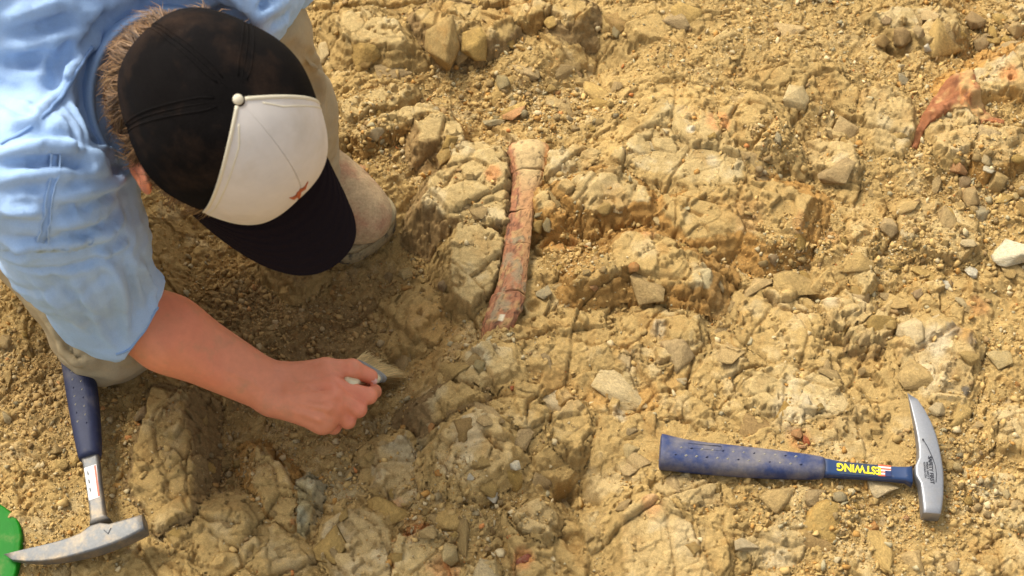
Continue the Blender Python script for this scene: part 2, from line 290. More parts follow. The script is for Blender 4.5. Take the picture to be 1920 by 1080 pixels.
def ground_colour(x, y, top=None, face=None, steep=None):
    n1 = fbm(x*7, y*7, s=101, o=4); n2 = fbm(x*31+9, y*31, s=111, o=4, g=.6); n3 = fbm(x*150, y*150, s=121, o=2)
    base = TAN[None]*np.ones(x.shape+(1,)) if top is None else np.broadcast_to(top, x.shape+(3,)).copy()
    c = base*(1+.10*n1+.14*n2+.10*n3)[..., None]
    c = c+(PALE-c)*(.42*sstep(.12, .55, n2+.25*n1))[..., None]
    c = c+(OCHRE*1.15-c)*(.38*sstep(.15, .6, -n2+.4*fbm(x*11, y*11, s=131, o=3)))[..., None]
    if face is not None:
        k = sstep(.35, .9, steep)*(.75+.25*n2)
        c = c+(face[None]*(1+.22*n2+.15*n3)[..., None]-c)*np.clip(k, 0, 1)[..., None]
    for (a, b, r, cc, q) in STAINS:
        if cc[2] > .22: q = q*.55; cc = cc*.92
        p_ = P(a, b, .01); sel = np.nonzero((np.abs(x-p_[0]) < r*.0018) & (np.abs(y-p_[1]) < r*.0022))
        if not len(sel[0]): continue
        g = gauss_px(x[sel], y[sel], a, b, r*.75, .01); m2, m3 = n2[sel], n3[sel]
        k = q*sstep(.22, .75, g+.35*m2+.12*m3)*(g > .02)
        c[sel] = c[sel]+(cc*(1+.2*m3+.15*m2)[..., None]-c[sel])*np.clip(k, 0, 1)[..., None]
    return np.clip(c, .01, .9)
M_GROUND = mat('earth', attr=True, rough=.95, spec=.15, noise=[(1000, .66, 1.28), (260, .82, 1.16), (70, .9, 1.08)], bumps=[(1500, .0009, .9), (420, .0020, .8)], chips=[(330, .0016, .7), (120, .0022, .55)])
ny, nx = GX.shape
def grid_faces(mask):
    """Quads of the sheet whose cells are selected, reindexed."""
    idx = np.arange(ny*nx).reshape(ny, nx)
    q = np.stack([idx[:-1, :-1], idx[:-1, 1:], idx[1:, 1:], idx[1:, :-1]], -1)[mask]
    u, inv = np.unique(q, return_inverse=True); return u, inv.reshape(q.shape)
slab_data = []
CRACKS = [[(1035,345),(1055,325),(1080,305),(1110,290),(1122,285)],[(1038,343),(1060,358),(1080,372)],[(1232,358),(1255,385),(1275,405),(1295,418),(1310,422)],[(1010,462),(1035,468),(1060,462),(1085,460)],
 [(1120,418),(1132,435),(1145,452)],[(1165,455),(1180,440),(1195,432)],[(1060,515),(1085,500),(1115,480)],[(980,780),(990,760),(1010,735),(1022,728)],[(1045,758),(1065,748),(1085,742),(1100,750)],[(1145,715),(1146,740),(1144,762)],
 [(350,800),(352,850),(353,900),(350,952)],[(350,955),(400,966),(450,972)],[(505,820),(520,850),(545,885),(570,905),(582,930)],[(1255,755),(1290,780),(1312,795)],[(1640,148),(1660,165),(1672,192),(1692,198)],[(1838,210),(1838,240),(1830,272)],
 [(1380,690),(1415,675),(1440,672)],[(960,652),(1000,630),(1032,610)],[(1075,590),(1100,602)],[(1385,860),(1440,900),(1480,925)],[(905,825),(922,845),(942,850)],[(822,862),(838,900),(842,945)],[(1625,605),(1632,645)],[(1500,702),(1540,680)],
 [(640,178),(690,168),(742,158)],[(800,40),(850,62),(900,70)],[(1095,398),(1092,425),(1098,450)],[(1700,470),(1740,478),(1790,482)],[(1590,410),(1588,450),(1600,490)],[(720,900),(745,945),(800,950)],[(1180,560),(1240,555),(1290,565)],[(1330,790),(1400,800),(1450,790)],
 [(1600,700),(1640,735),(1650,780)],[(1440,545),(1470,570),(1520,575)],[(860,575),(890,600),(905,640)],[(1000,870),(1040,880),(1080,870)],[(1160,860),(1190,900),(1180,950)]]
crack = np.zeros_like(HG)
for k, pl in enumerate(CRACKS):
    q = np.array([P(a, b, .01)[:2] for a, b in pl]); i0, i1 = np.searchsorted(xs, [q[:, 0].min()-.02, q[:, 0].max()+.02]); j0, j1 = np.searchsorted(ys, [q[:, 1].min()-.02, q[:, 1].max()+.02])
    sx, sy = GX[j0:j1, i0:i1], GY[j0:j1, i0:i1]; ax, ay = sx+.006*fbm(sx*55, sy*55, s=810+k, o=4, g=.6), sy+.006*fbm(sx*55, sy*55, s=860+k, o=4, g=.6); d = np.full(sx.shape, 9.)
    for i in range(len(q)-1):
        e = q[i+1]-q[i]; t = np.clip(((ax-q[i][0])*e[0]+(ay-q[i][1])*e[1])/(e@e), 0, 1); d = np.minimum(d, np.hypot(ax-q[i][0]-t*e[0], ay-q[i][1]-t*e[1]))
    wd = .0019*(1+.5*fbm(sx*30, sy*30, s=900+k, o=2)); crack[j0:j1, i0:i1] = np.maximum(crack[j0:j1, i0:i1], .0075*np.exp(-(d/wd)**2)*(1+.6*fbm(sx*20, sy*20, s=930+k, o=2)))
owner = np.full(GX.shape, -1); facem = np.zeros_like(HG); M0 = HG.copy()
for k, (pts, h, sl, ct, cf, tx, ty) in enumerate(SLABS):
    h = h*.80; w2 = np.array([P(a, b, h)[:2] for a, b in pts]); m = .09
    i0, i1 = np.searchsorted(xs, [w2[:, 0].min()-m, w2[:, 0].max()+m]); j0, j1 = np.searchsorted(ys, [w2[:, 1].min()-m, w2[:, 1].max()+m])
    sx, sy = GX[j0:j1, i0:i1], GY[j0:j1, i0:i1]; fa, _e = facets(sx*75+k, sy*75, s=400+k); fb, _e = facets(sx*190+k, sy*190, s=450+k)
    sd = poly_sd(sx, sy, w2)+.0050*fa+.0018*fb; cx, cy = w2.mean(0)          # the edge breaks in straight chips
    z = h+(sx-cx)*tx+(sy-cy)*ty+np.minimum(sd, 0)*sl*1.15; g = HG[j0:j1, i0:i1]; win = z > g
    near_ = np.exp(-((sd+.0022)/.0018)**2)*sstep(-.2, .3, fbm(sx*25, sy*25, s=970+k, o=2))*(z-M0[j0:j1, i0:i1] < .014); crack[j0:j1, i0:i1] = np.maximum(crack[j0:j1, i0:i1], .0060*near_)
    HG[j0:j1, i0:i1] = np.where(win, z, g); owner[j0:j1, i0:i1][win] = k; facem[j0:j1, i0:i1] = np.where(win, np.clip(-sd/.004, 0, 1), facem[j0:j1, i0:i1])
slabf = sstep(0, .008, HG-M0)
f4, e4 = facets(wx*190, wy*190, s=65)
dirt = np.clip(dirt-.7*slabf, 0, 1)
calm = (1-.5*slabf)*(1-.55*facem); rel = .013*f1*(1-.6*dirt)*(1-.5*slabf)+.0075*f2*(1-.45*dirt)*calm+.0034*f3*calm+.0014*f4*calm+calm*.6*.0030*fbm(GX*25, GY*25, s=72, o=3)+(1-.6*slabf)*.0050*fbm(GX*11, GY*11, s=70, o=3, g=.5)+.0026*calm*fbm(GX*60, GY*60, s=73, o=3, g=.6)
def terrace(h, s, k=.78):
    q = np.floor(h/s); r = h/s-q; return (q+sstep(k, 1.0, r)+.0)*s*.8+h*.2
# bedded rock breaks in thin flakes: stepped height with crisp risers where no dirt lies
tm_ = np.clip(1.1-1.1*dirt+.6*slabf, 0, 1)*sstep(-.25, .2, fbm(GX*6+40, GY*6, s=79, o=2)+.3*slabf)
HG = HG+(terrace(HG+.006*f1+.003*f2, .0115, .80)-(HG+.006*f1+.003*f2))*.55*slabf
dirt_r = dirt
HG += rel*(1-tm_)+terrace(rel+.004*fbm(GX*35, GY*35, s=81, o=4, g=.6), .0068, .86)*tm_
HG += .0018*fbm(GX*150, GY*150, s=75, o=3, g=.62)*(.4+.7*dirt)*(1-.5*facem)
HG -= .004*(1-sstep(0, .10, e1))*(1-dirt)+.0016*(1-sstep(0, .10, e2))*(1-.6*dirt)
# flatter bed under the two hammers
for pts, zz in (([(1240,840),(1400,855),(1550,868),(1700,880)], .0), ([(1705,740),(1745,860),(1745,965)], -.004), ([(135,670),(160,800),(180,980)], -.01), ([(20,1055),(140,1010),(255,970)], -.004)):
    q = np.array([P(a, b, 0)[:2] for a, b in pts])
    d = np.full(GX.shape, 9.)
    for i in range(len(q)-1):
        e = q[i+1]-q[i]; t = np.clip(((GX-q[i][0])*e[0]+(GY-q[i][1])*e[1])/(e@e), 0, 1)
        d = np.minimum(d, np.hypot(GX-q[i][0]-t*e[0], GY-q[i][1]-t*e[1]))
    k = 1-sstep(.012, .045, d); HG = HG*(1-k)+k*(zz+.25*(HG-zz))

HG -= crack
HC = HG.copy()
def sample(A, x, y):
    i = np.clip(np.searchsorted(xs, x)-1, 0, nx-2); j = np.clip(np.searchsorted(ys, y)-1, 0, ny-2)
    fx = (x-xs[i])/(xs[i+1]-xs[i]); fy = (y-ys[j])/(ys[j+1]-ys[j])
    return (A[j, i]*(1-fx)+A[j, i+1]*fx)*(1-fy)+(A[j+1, i]*(1-fx)+A[j+1, i+1]*fx)*fy
def zat(x, y): return float(sample(HC, np.array([x]), np.array([y]))[0])
def onground(px, py, it=6):
    z = 0.
    for _ in range(it):
        p = P(px, py, z); z = .5*z+.5*zat(p[0], p[1])
    p = P(px, py, z); return np.array([p[0], p[1], zat(p[0], p[1])])
allc = np.ones((ny-1, nx-1), bool)
u, q = grid_faces(allc)
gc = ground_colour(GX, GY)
topc = np.array([t[3] for t in SLABS]+[TAN]); ow = owner
# freshly broken steep earth shows ochre, dust lies on the flats
gy_, gx_ = np.gradient(HG, ys, xs); st = np.hypot(gx_, gy_)
gc = gc+(OCHRE*1.1-gc)*(.35*sstep(.7, 1.6, st)*sstep(-.2, .4, fbm(GX*12, GY*12, s=140, o=2)))[..., None]
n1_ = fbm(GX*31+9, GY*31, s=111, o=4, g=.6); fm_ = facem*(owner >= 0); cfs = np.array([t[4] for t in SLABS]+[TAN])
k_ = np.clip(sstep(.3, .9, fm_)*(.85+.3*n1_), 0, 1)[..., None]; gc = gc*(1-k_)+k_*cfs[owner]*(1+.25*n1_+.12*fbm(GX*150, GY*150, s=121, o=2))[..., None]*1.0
tk = ((owner >= 0)*(1-fm_)*.8)[..., None]; gc = np.clip(gc*(1-tk)+tk*np.clip(topc[owner]/TAN, .7, [1.14, 1.2, 1.38])*gc, .01, .9)
own_all = (owner >= 0); interior = own_all.copy()
for d_, ax_ in ((1, 0), (-1, 0), (1, 1), (-1, 1)): interior &= np.roll(owner, d_, ax_) == owner
HGs = np.where(interior, HG-.008, HG)
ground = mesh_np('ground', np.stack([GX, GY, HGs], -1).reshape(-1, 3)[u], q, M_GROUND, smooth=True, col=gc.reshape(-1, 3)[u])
tag(ground, kind='structure')
for k in range(len(SLABS)):
    m_ = owner == k; cell = m_[:-1, :-1] & m_[1:, 1:] & m_[1:, :-1] & m_[:-1, 1:]
    if cell.sum() < 60: continue
    u, q = grid_faces(cell); v_ = np.stack([GX.ravel()[u], GY.ravel()[u], HG.ravel()[u]+.00005], -1)
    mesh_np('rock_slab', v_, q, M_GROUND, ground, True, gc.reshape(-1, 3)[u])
# ------------------------------------------------------------------ loose stones
def ico(n):
    bm = bmesh.new(); bmesh.ops.create_icosphere(bm, subdivisions=n, radius=1)
    v = np.array([x.co[:] for x in bm.verts]); f = np.array([[y.index for y in x.verts] for x in bm.faces]); bm.free(); return v, f
ICO = {n: ico(n) for n in (1, 2, 3, 4)}
def hull(rng, n):
    p = rng.normal(size=(n, 3)); p /= np.linalg.norm(p, axis=1)[:, None]; p *= rng.uniform(.75, 1, (n, 1)); p[:, 2] *= .8; bm = bmesh.new(); vs = [bm.verts.new(q) for q in p]
    r = bmesh.ops.convex_hull(bm, input=vs); bmesh.ops.delete(bm, geom=list({g for g in r['geom_interior'] if isinstance(g, bmesh.types.BMVert)}), context='VERTS'); bmesh.ops.triangulate(bm, faces=bm.faces)
    bm.verts.index_update(); v = np.array([x.co[:] for x in bm.verts]); f = np.array([[y.index for y in x.verts] for x in bm.faces]); bm.free(); v /= np.abs(v[:, :2]).max(); return v, f
def rock_verts(rng, n, planes=11, flat=.6, rough=.05, sharp=26):
    """Directions pushed out to a random convex polyhedron with worn edges and a little roughness."""
    d, f = ICO[n]; nn = rng.normal(size=(planes, 3)); nn /= np.linalg.norm(nn, axis=1)[:, None]; h = rng.uniform(.62, 1.0, planes)
    k = np.maximum(d @ nn.T, 1e-3)/h; r = 1/np.power((k**sharp).sum(1), 1/sharp); r = np.minimum(r, 1.5)
    v = d*r[:, None]; s = rng.uniform(0, 100)
    if rough: v = v*(1+rough*fbm(v[:, 0]*2.2+s, v[:, 1]*2.2, v[:, 2]*2.2, s=5, o=4, g=.6))[:, None]
    v[:, 2] *= flat; v /= np.abs(v[:, :2]).max(); return v, f
def chunk(rng, n, cuts, rough=.05):
    """An angular block: convex hull, its flat faces cut fine and roughened so that the edges stay crisp but chipped."""
    v, f = hull(rng, n); bm = bmesh.new(); vs = [bm.verts.new(q) for q in v]; [bm.faces.new([vs[i] for i in q]) for q in f]; bmesh.ops.subdivide_edges(bm, edges=bm.edges, cuts=cuts, use_grid_fill=True); bmesh.ops.triangulate(bm, faces=bm.faces)
    bm.verts.index_update(); v = np.array([x.co[:] for x in bm.verts]); f = np.array([[y.index for y in x.verts] for x in bm.faces]); bm.free()
    s = rng.uniform(0, 50); r = 1+rough*fbm(v[:, 0]*2+s, v[:, 1]*2, v[:, 2]*2, s=8, o=4, g=.65); v = v*r[:, None]; v[:, 2] /= np.abs(v[:, 2]).max(); return v, f
def rock_mat(name, c, c2=None, r=.0, sc=1.6):
    # stones are unit meshes scaled to size, so the grain is given relative to the stone
    return mat(name, tuple(c), rough=.95, spec=.15, noise=[(2.5, .84, 1.12), (9, .72, 1.24), (30, .72, 1.24)], bumps=[(26, .0016, .8), (7, .0030, .8)], mix2=(tuple(c2 if c2 is not None else OCHRE), sc, .46, .66, .6), objrand=r)
RM = dict(tan=rock_mat('tan_stone', TAN*.98, BROWN, .16), pale=rock_mat('pale_stone', PALE*.62+TAN*.38, TAN, .12), ochre=rock_mat('ochre_stone', TAN*.85, OCHRE, .1), orange=rock_mat('orange_stone', TAN*.5+ORANGE*.55, ORANGE, .1, 2.2),
          grey=rock_mat('grey_stone', GREY*.6+TAN*.22, TAN*.9, .12), white=rock_mat('white_stone', WHITE*1.08, PALE*1.1, .05, 1.8), dark=rock_mat('brown_stone', BROWN*1.25, TAN*.8, .1), red=rock_mat('red_stone', np.array([.48, .13, .05]), PALE, .1, 2.0))
def place_stone(o, px, py, wpx, hpx, rz, flat, sink=.28, tilt=None):
    p = onground(px, py); s = .00064*math.hypot(p[0], p[1]-C_[1]) if 0 else .00064
    s *= np.linalg.norm(p-C_)/1.86
    a, b = wpx*s*.5, hpx*s*.5/.84; hz = flat*min(a, b)
    o.scale = (a, b, hz); o.rotation_mode = 'XYZ'
    sl_ = [(zat(p[0]+a*.7, p[1])-zat(p[0]-a*.7, p[1]))/(1.4*a), (zat(p[0], p[1]+b*.7)-zat(p[0], p[1]-b*.7))/(1.4*b)]
    sl_ = np.clip(sl_, -.7, .7); n = Vector((-sl_[0], -sl_[1], 1)).normalized()
    q = Vector((0, 0, 1)).rotation_difference(n); qq = q @ Matrix.Rotation(rz, 3, 'Z').to_quaternion()
    if tilt: qq = qq @ Matrix.Rotation(tilt, 3, 'X').to_quaternion()
    o.rotation_euler = qq.to_euler()
    zz = zat(p[0], p[1]); o.location = (p[0], p[1], zz+hz*(.62-sink))
    return o
# name, px, py, width px, height px, turn deg, flatness, material, label, tilt deg
NOTABLE = [
 ('rock_block', 832, 96, 64, 112, -8, 1.0, 'ochre', 'tall upright ochre brown block of rock beside a flat slab above the bone', 20),
 ('rock_slab_piece', 890, 84, 72, 60, 20, .5, 'tan', 'flat tan slab of rock right of the tall upright ochre block', 0),
 ('stone', 843, 275, 38, 34, 15, .9, 'tan', 'blocky tan stone at the upper left corner of the pale slab beside the bone', 0),
 ('stone', 963, 215, 42, 34, -30, .9, 'orange', 'orange stained stone lying in rubble straight above the bone head', 0),
 ('stone', 928, 233, 44, 26, 20, .8, 'grey', 'grey long stone lying in rubble just left above the bone head', 0),
 ('stone', 872, 148, 34, 18, 35, .5, 'tan', 'narrow tan chip under the flat slab near the tall block', 0),
 ('stone', 945, 158, 34, 26, 0, .8, 'grey', 'purplish grey stone at the top of the rubble drift above the bone', 0),
 ('pebble', 1157, 62, 20, 20, 0, .9, 'grey', 'round grey pebble alone near the top edge right of the rock ledge', 0),
 ('pebble', 1155, 165, 26, 24, 0, .8, 'tan', 'rounded tan pebble at the right end of the rubble drift', 0),
 ('stone', 1122, 196, 44, 22, -5, .7, 'tan', 'flat dark edged stone below the rounded pebble in the rubble drift', 0),
 ('stone', 1043, 196, 46, 26, -8, .35, 'pale', 'thin pale plate of stone above the right side of the bone head', 0),
 ('stone', 1093, 157, 36, 26, -35, .7, 'tan', 'blocky tan stone left of the rounded pebble in the drift', 0),
 ('stone', 683, 122, 34, 20, 0, .7, 'dark', 'small brown wedge of rock right of the khaki trouser leg', 0),
 ('stone', 676, 318, 22, 14, 20, .8, 'orange', 'small orange stone right of the black cap', 0),
 ('stone', 1490, 187, 52, 40, -10, .6, 'pale', 'pale peach stone with a white chip in upper right ground', 0),
 ('stone', 1458, 262, 16, 26, 0, .9, 'grey', 'small upright grey stone left of a pale wedge rock', 0),
 ('stone', 1796, 318, 34, 34, 20, .8, 'orange', 'orange tinted triangular stone at top of the right hand rubble', 0),
 ('stone', 1866, 344, 42, 42, 10, .9, 'tan', 'largest squarish tan stone in the right hand rubble', 0),
 ('stone', 1822, 376, 44, 36, 0, .9, 'ochre', 'tan stone with orange spot in the middle of the right hand rubble', 0),
 ('stone', 1840, 403, 30, 38, 0, 1.0, 'grey', 'grey brown block just below the orange spotted stone', 0),
 ('stone', 1753, 348, 24, 40, -20, .8, 'tan', 'oblong upright tan stone left of the right hand rubble', 0),
 ('stone', 1808, 345, 30, 28, 30, .8, 'dark', 'dark brown stone between orange triangular stone and spotted stone', 0),
 ('stone', 1880, 375, 36, 20, 20, .8, 'tan', 'low tan stone under the largest squarish stone', 0),
 ('stone', 1852, 322, 22, 18, 40, .7, 'white', 'curved whitish chip above the largest squarish stone', 0),
 ('stone', 1664, 430, 36, 36, 25, .9, 'tan', 'angular tan stone with shaded front between two smooth slabs', 0),
 ('stone', 1581, 455, 20, 26, 10, .9, 'tan', 'small stone against left side of the smooth pale strip of rock', 0),
 ('stone', 1499, 455, 26, 34, 15, .8, 'ochre', 'upright ochre and cream chip on the right end of the orange ledge', 0),
 ('stone', 1697, 440, 16, 22, 0, .6, 'pale', 'little pale oblong chip on the rounded slab', 0),
 ('white_rock', 1898, 482, 100, 48, -12, .7, 'white', 'smooth white rock cut by the right edge of the picture', 0),
 ('stone', 1893, 512, 24, 26, 10, .4, 'tan', 'small tan triangle chip just below the white rock', 0),
 ('stone', 1773, 458, 26, 18, 15, .8, 'ochre', 'left one of two small stones left of the white rock', 0),
 ('stone', 1816, 459, 34, 18, -5, .6, 'pale', 'right one of two small stones left of the white rock', 0),
 ('stone', 1603, 550, 56, 30, 5, .6, 'ochre', 'flat rounded brown stone lying on a whitish chip', 0),
 ('stone', 1502, 522, 42, 30, 12, .6, 'tan', 'flat triangular tan stone left above the rounded brown stone', 0),
 ('stone', 1326, 472, 18, 16, 20, .8, 'pale', 'small cream stone below the left end of the orange ledge', 0),
 ('stone', 1316, 474, 14, 18, 20, .8, 'tan', 'tiny tan stone touching the cream one below the orange ledge', 0),
 ('stone', 1450, 490, 20, 26, 10, .9, 'dark', 'small brown stone below the right part of the orange ledge', 0),
 ('stone', 1875, 672, 46, 44, 15, .35, 'pale', 'pale six sided flat stone near the right edge', 0),
 ('stone', 1655, 916, 58, 38, -6, .75, 'pale', 'pale block just below the neck of the blue hammer', 0),
 ('stone', 1757, 768, 40, 24, -20, .6, 'pale', 'pale cracked chip right of the blue hammer pick point', 0),
 ('pebble', 1188, 504, 26, 18, 15, .8, 'orange', 'orange pebble on the slab right of the bone', 0),
 ('pebble', 1113, 540, 22, 12, -15, .8, 'orange', 'orange flat pebble right of the lower bone shaft', 0),
 ('stone', 898, 690, 28, 28, -20, .8, 'grey', 'grey notched stone below the lower end of the bone', 0),
 ('stone', 831, 538, 24, 20, 0, .9, 'dark', 'dark brown stone left of the lower bone shaft', 0),
 ('stone', 1008, 424, 30, 28, 10, .8, 'ochre', 'ochre stone wedged in the gap right of the bone shaft', 0),
 ('stone', 1027, 424, 22, 24, 0, .8, 'grey', 'grey stone wedged between ochre stone and orange faced slab', 0),
 ('stone', 1009, 402, 22, 10, 20, .6, 'grey', 'thin dark chip above the stones in the gap beside the bone', 0),
 ('stone', 1020, 550, 32, 30, 15, .9, 'grey', 'olive grey stone in the hollow right of the lower bone', 0),
 ('stone', 118, 871, 34, 26, -10, .8, 'tan', 'larger of two pale stones left of the neck of the left hammer', 0),
 ('stone', 106, 848, 34, 24, 30, .7, 'tan', 'upper of two pale stones left of the neck of the left hammer', 0),
 ('stone', 140, 866, 16, 22, 0, .8, 'tan', 'small stone touching the neck of the left hammer', 0),
 ('stone', 14, 712, 28, 46, 12, .8, 'ochre', 'tall ochre stone at the left edge', 0),
 ('stone', 55, 665, 18, 28, 35, .5, 'tan', 'thin leaning chip near the left edge above the ochre stone', 0),
 ('stone', 12, 643, 30, 24, 0, .7, 'tan', 'upper tan stone at the left edge', 0),
 ('stone', 10, 786, 26, 18, -20, .6, 'pale', 'pale stone below the tall ochre one at the left edge', 0),
 ('stone', 978, 1046, 36, 20, 25, .7, 'red', 'red orange stone with white end near the bottom edge', 0),
 ('stone', 870, 1010, 28, 78, 4, .9, 'tan', 'long upright tan stone near the bottom edge', 0),
 ('stone', 843, 993, 34, 34, 0, .9, 'grey', 'rounded grey stone left of the long upright one near the bottom', 0),
 ('stone', 804, 1005, 34, 28, 10, .7, 'tan', 'cracked tan stone left of the rounded grey one near the bottom', 0),
 ('stone', 842, 1048, 40, 46, 0, .8, 'pale', 'pale broken block at the foot of the long upright stone', 0),
 ('pebble', 822, 887, 20, 12, 0, .8, 'orange', 'bright orange pebble in the crevice left of the pale boulder', 0),
 ('pebble', 809, 803, 12, 22, -15, .8, 'orange', 'small orange stone in the hollow above the pale boulder', 0),
 ('pebble', 960, 729, 10, 9, 0, .8, 'red', 'tiny red pebble right of the grey notched stone', 0),
 ('stone', 962, 880, 34, 24, 20, .9, 'white', 'lumpy whitish stone with red underside right of the pale boulder', 0),
 ('stone', 925, 935, 24, 22, 0, .6, 'white', 'white chip with dark spot below the pale boulder', 0),
 ('stone', 882, 898, 14, 18, 20, .8, 'white', 'pair sized white pebble at the foot of the pale boulder', 0),
 ('stone', 1495, 816, 24, 20, 10, .8, 'orange', 'largest orange crumb above the handle of the blue hammer', 0),
 ('stone', 1511, 828, 14, 20, 10, .8, 'red', 'reddish crumb right of the largest orange crumb above the hammer', 0),
 ('stone', 1503, 838, 18, 12, 0, .8, 'orange', 'lowest orange crumb touching the top of the hammer handle', 0),
 ('stone', 1397, 1024, 54, 26, -8, .5, 'pale', 'flat pale oblong stone below the blue hammer handle', 0),
 ('stone', 1905, 722, 18, 12, -10, .8, 'orange', 'orange pebble near the right edge above the hammer head', 0),
 ('stone', 1635, 988, 30, 18, 5, .8, 'orange', 'orange tan stone below the pale block under the hammer', 0),
 ('stone', 762, 512, 58, 20, -12, .4, 'pale', 'flat pale slab of stone just right of the boot sole', 0),
 ('stone', 727, 520, 26, 20, 20, .6, 'ochre', 'ochre chip left of the flat pale stone near the boot', 0),
 ('stone', 1689, 76, 38, 38, 10, 1.0, 'dark', 'rounded brown stone in the dark hole near the top right', 0),
 ('stone', 1655, 84, 34, 26, 20, .8, 'dark', 'brown stone left of the rounded one in the dark hole', 0),
 ('stone', 1690, 45, 22, 18, 30, .7, 'tan', 'pointed tan stone above the dark hole near the top right', 0),
 ('stone', 1719, 66, 24, 22, 0, .8, 'tan', 'tan stone right of the rounded brown one at the dark hole', 0),
 ('stone', 1738, 92, 20, 15, 0, .9, 'white', 'small white stone right of the dark hole', 0),
 ('stone', 1826, 48, 40, 36, 30, 1.0, 'dark', 'largest dark angular stone in the top right corner rubble', 0),
 ('stone', 1838, 86, 30, 26, 30, .9, 'ochre', 'orange brown stone above the pale slab in the top right corner', 0),
 ('stone', 1872, 38, 36, 24, -35, .8, 'tan', 'tan stone right of the largest dark one in the top right corner', 0),
 ('stone', 1902, 60, 36, 30, 10, .9, 'tan', 'tan stone cut by the right edge in the top right corner', 0),
 ('stone', 1862, 80, 26, 18, 0, .8, 'tan', 'low stone touching the pale slab in the top right corner', 0),
 ('stone', 1820, 512, 32, 22, 20, .5, 'white', 'whitish flat chip with a dark crack below the white rock', 0),
 ('stone', 1772, 535, 58, 24, 15, .35, 'white', 'broad whitish flake with grey streak left of the orange stained rock', 0),
 ('stone', 1797, 566, 34, 18, -10, .4, 'pale', 'pale flake below the broad whitish flake', 0),
 ('stone', 565, 590, 18, 40, 5, .3, 'ochre', 'upright ochre splinter in the shaded pit under the cap', 0),
 ('stone', 520, 612, 60, 16, 8, .35, 'ochre', 'long flat ochre splinter in the shaded pit', 0),
 ('stone', 270, 782, 34, 30, 0, .9, 'dark', 'brown lump of earth below the forearm', 0),
 ('stone', 1690, 150, 30, 22, 0, .3, 'grey', 'grey flat patch of stone left of the red fossil fragment', 0),
]
stone_cache = {}
for k, (nm, px, py, a, b, rz, fl, m, label, tl) in enumerate(NOTABLE):
    rg = np.random.default_rng(900+k); v, f = chunk(rg, int(rg.integers(11, 17)), 5 if a*b > 900 else 3)
    v[:, 2] /= np.abs(v[:, 2]).max()
    o = mesh_np(nm, v, f, RM[m])
    place_stone(o, px, py, a*1.06, b*1.06, math.radians(rz), fl*.85 if fl < .95 else fl, tilt=math.radians(tl))
    # keep stones crisp: real roughness in object space scales with the stone, so shade by its facets
    tag(o, label, nm.split('_')[-1] if nm != 'rock_slab_piece' else 'rock', None)
VAR = []
for k in range(14):
    rg = np.random.default_rng(50+k); v, f = hull(rg, 18); v[:, 2] /= np.abs(v[:, 2]).max(); VAR.append((v, f))
vmesh = {}
def variant(k, m):
    if (k, m) not in vmesh:
        o = mesh_np('stone', *VAR[k], RM[m]); vmesh[(k, m)] = o.data; bpy.data.objects.remove(o)
    return vmesh[(k, m)]
CLUST = [(975,185,120,52,42,7,24,'small angular stone in the rubble drift above the bone head','rubble drift above the bone'),
 (1110,215,80,38,16,8,20,'small stone at the right hand end of the rubble drift','stones at the right end of the drift'),
 (1850,350,72,80,28,9,24,'small angular stone in the loose rubble near the right edge','rubble near the right edge'),
 (1830,880,75,90,32,8,24,'small stone in the grey rubble right of the blue hammer head','rubble right of the hammer head'),
 (1450,300,50,40,10,7,16,'small chip in the crumbs left of the pale wedge rock','crumbs beside the pale wedge rock'),
 (1870,55,60,40,14,9,22,'small stone in the dark rubble of the top right corner','stones in the top right corner'),
 (1480,475,60,36,12,8,18,'small chip in the crumbs below the orange ledge','crumbs below the orange ledge'),
 (1085,500,50,60,10,7,16,'small chip in the crumbs right of the bone shaft','crumbs right of the bone shaft'),
 (855,965,90,60,18,8,22,'small stone in the rubble at the bottom below the pale boulder','rubble below the pale boulder'),
 (90,700,80,170,18,7,18,'small stone in loose dirt left of the khaki knee','stones left of the knee'),
 (440,865,50,36,10,8,18,'small brown stone in the square hollow below the forearm','stones in the hollow below the forearm'),
 (1580,960,130,50,16,8,22,'small stone in the crumbs below the blue hammer','stones below the blue hammer'),
 (690,250,60,60,12,7,16,'small chip in the crumbs right of the cap','crumbs right of the cap'),
 (1720,470,110,50,12,7,16,'small chip between the smooth slabs and the white rock','chips left of the white rock')]
CW = dict(tan='tan', pale='pale', ochre='ochre', orange='orange', grey='grey', dark='brown')
SHORT = ['the rubble drift above the bone head','the right end of the rubble drift','the loose rubble at the right edge','the grey rubble beside the blue hammer head','the crumbs left of the pale wedge rock','the top right corner rubble','the crumbs below the orange ledge','the crumbs right of the bone shaft','the bottom rubble below the pale boulder','the loose dirt left of the khaki knee','the square hollow below the forearm','the crumbs below the blue hammer handle','the crumbs right of the cap','the chips left of the white rock']
ci = 0; seen_labels = {}
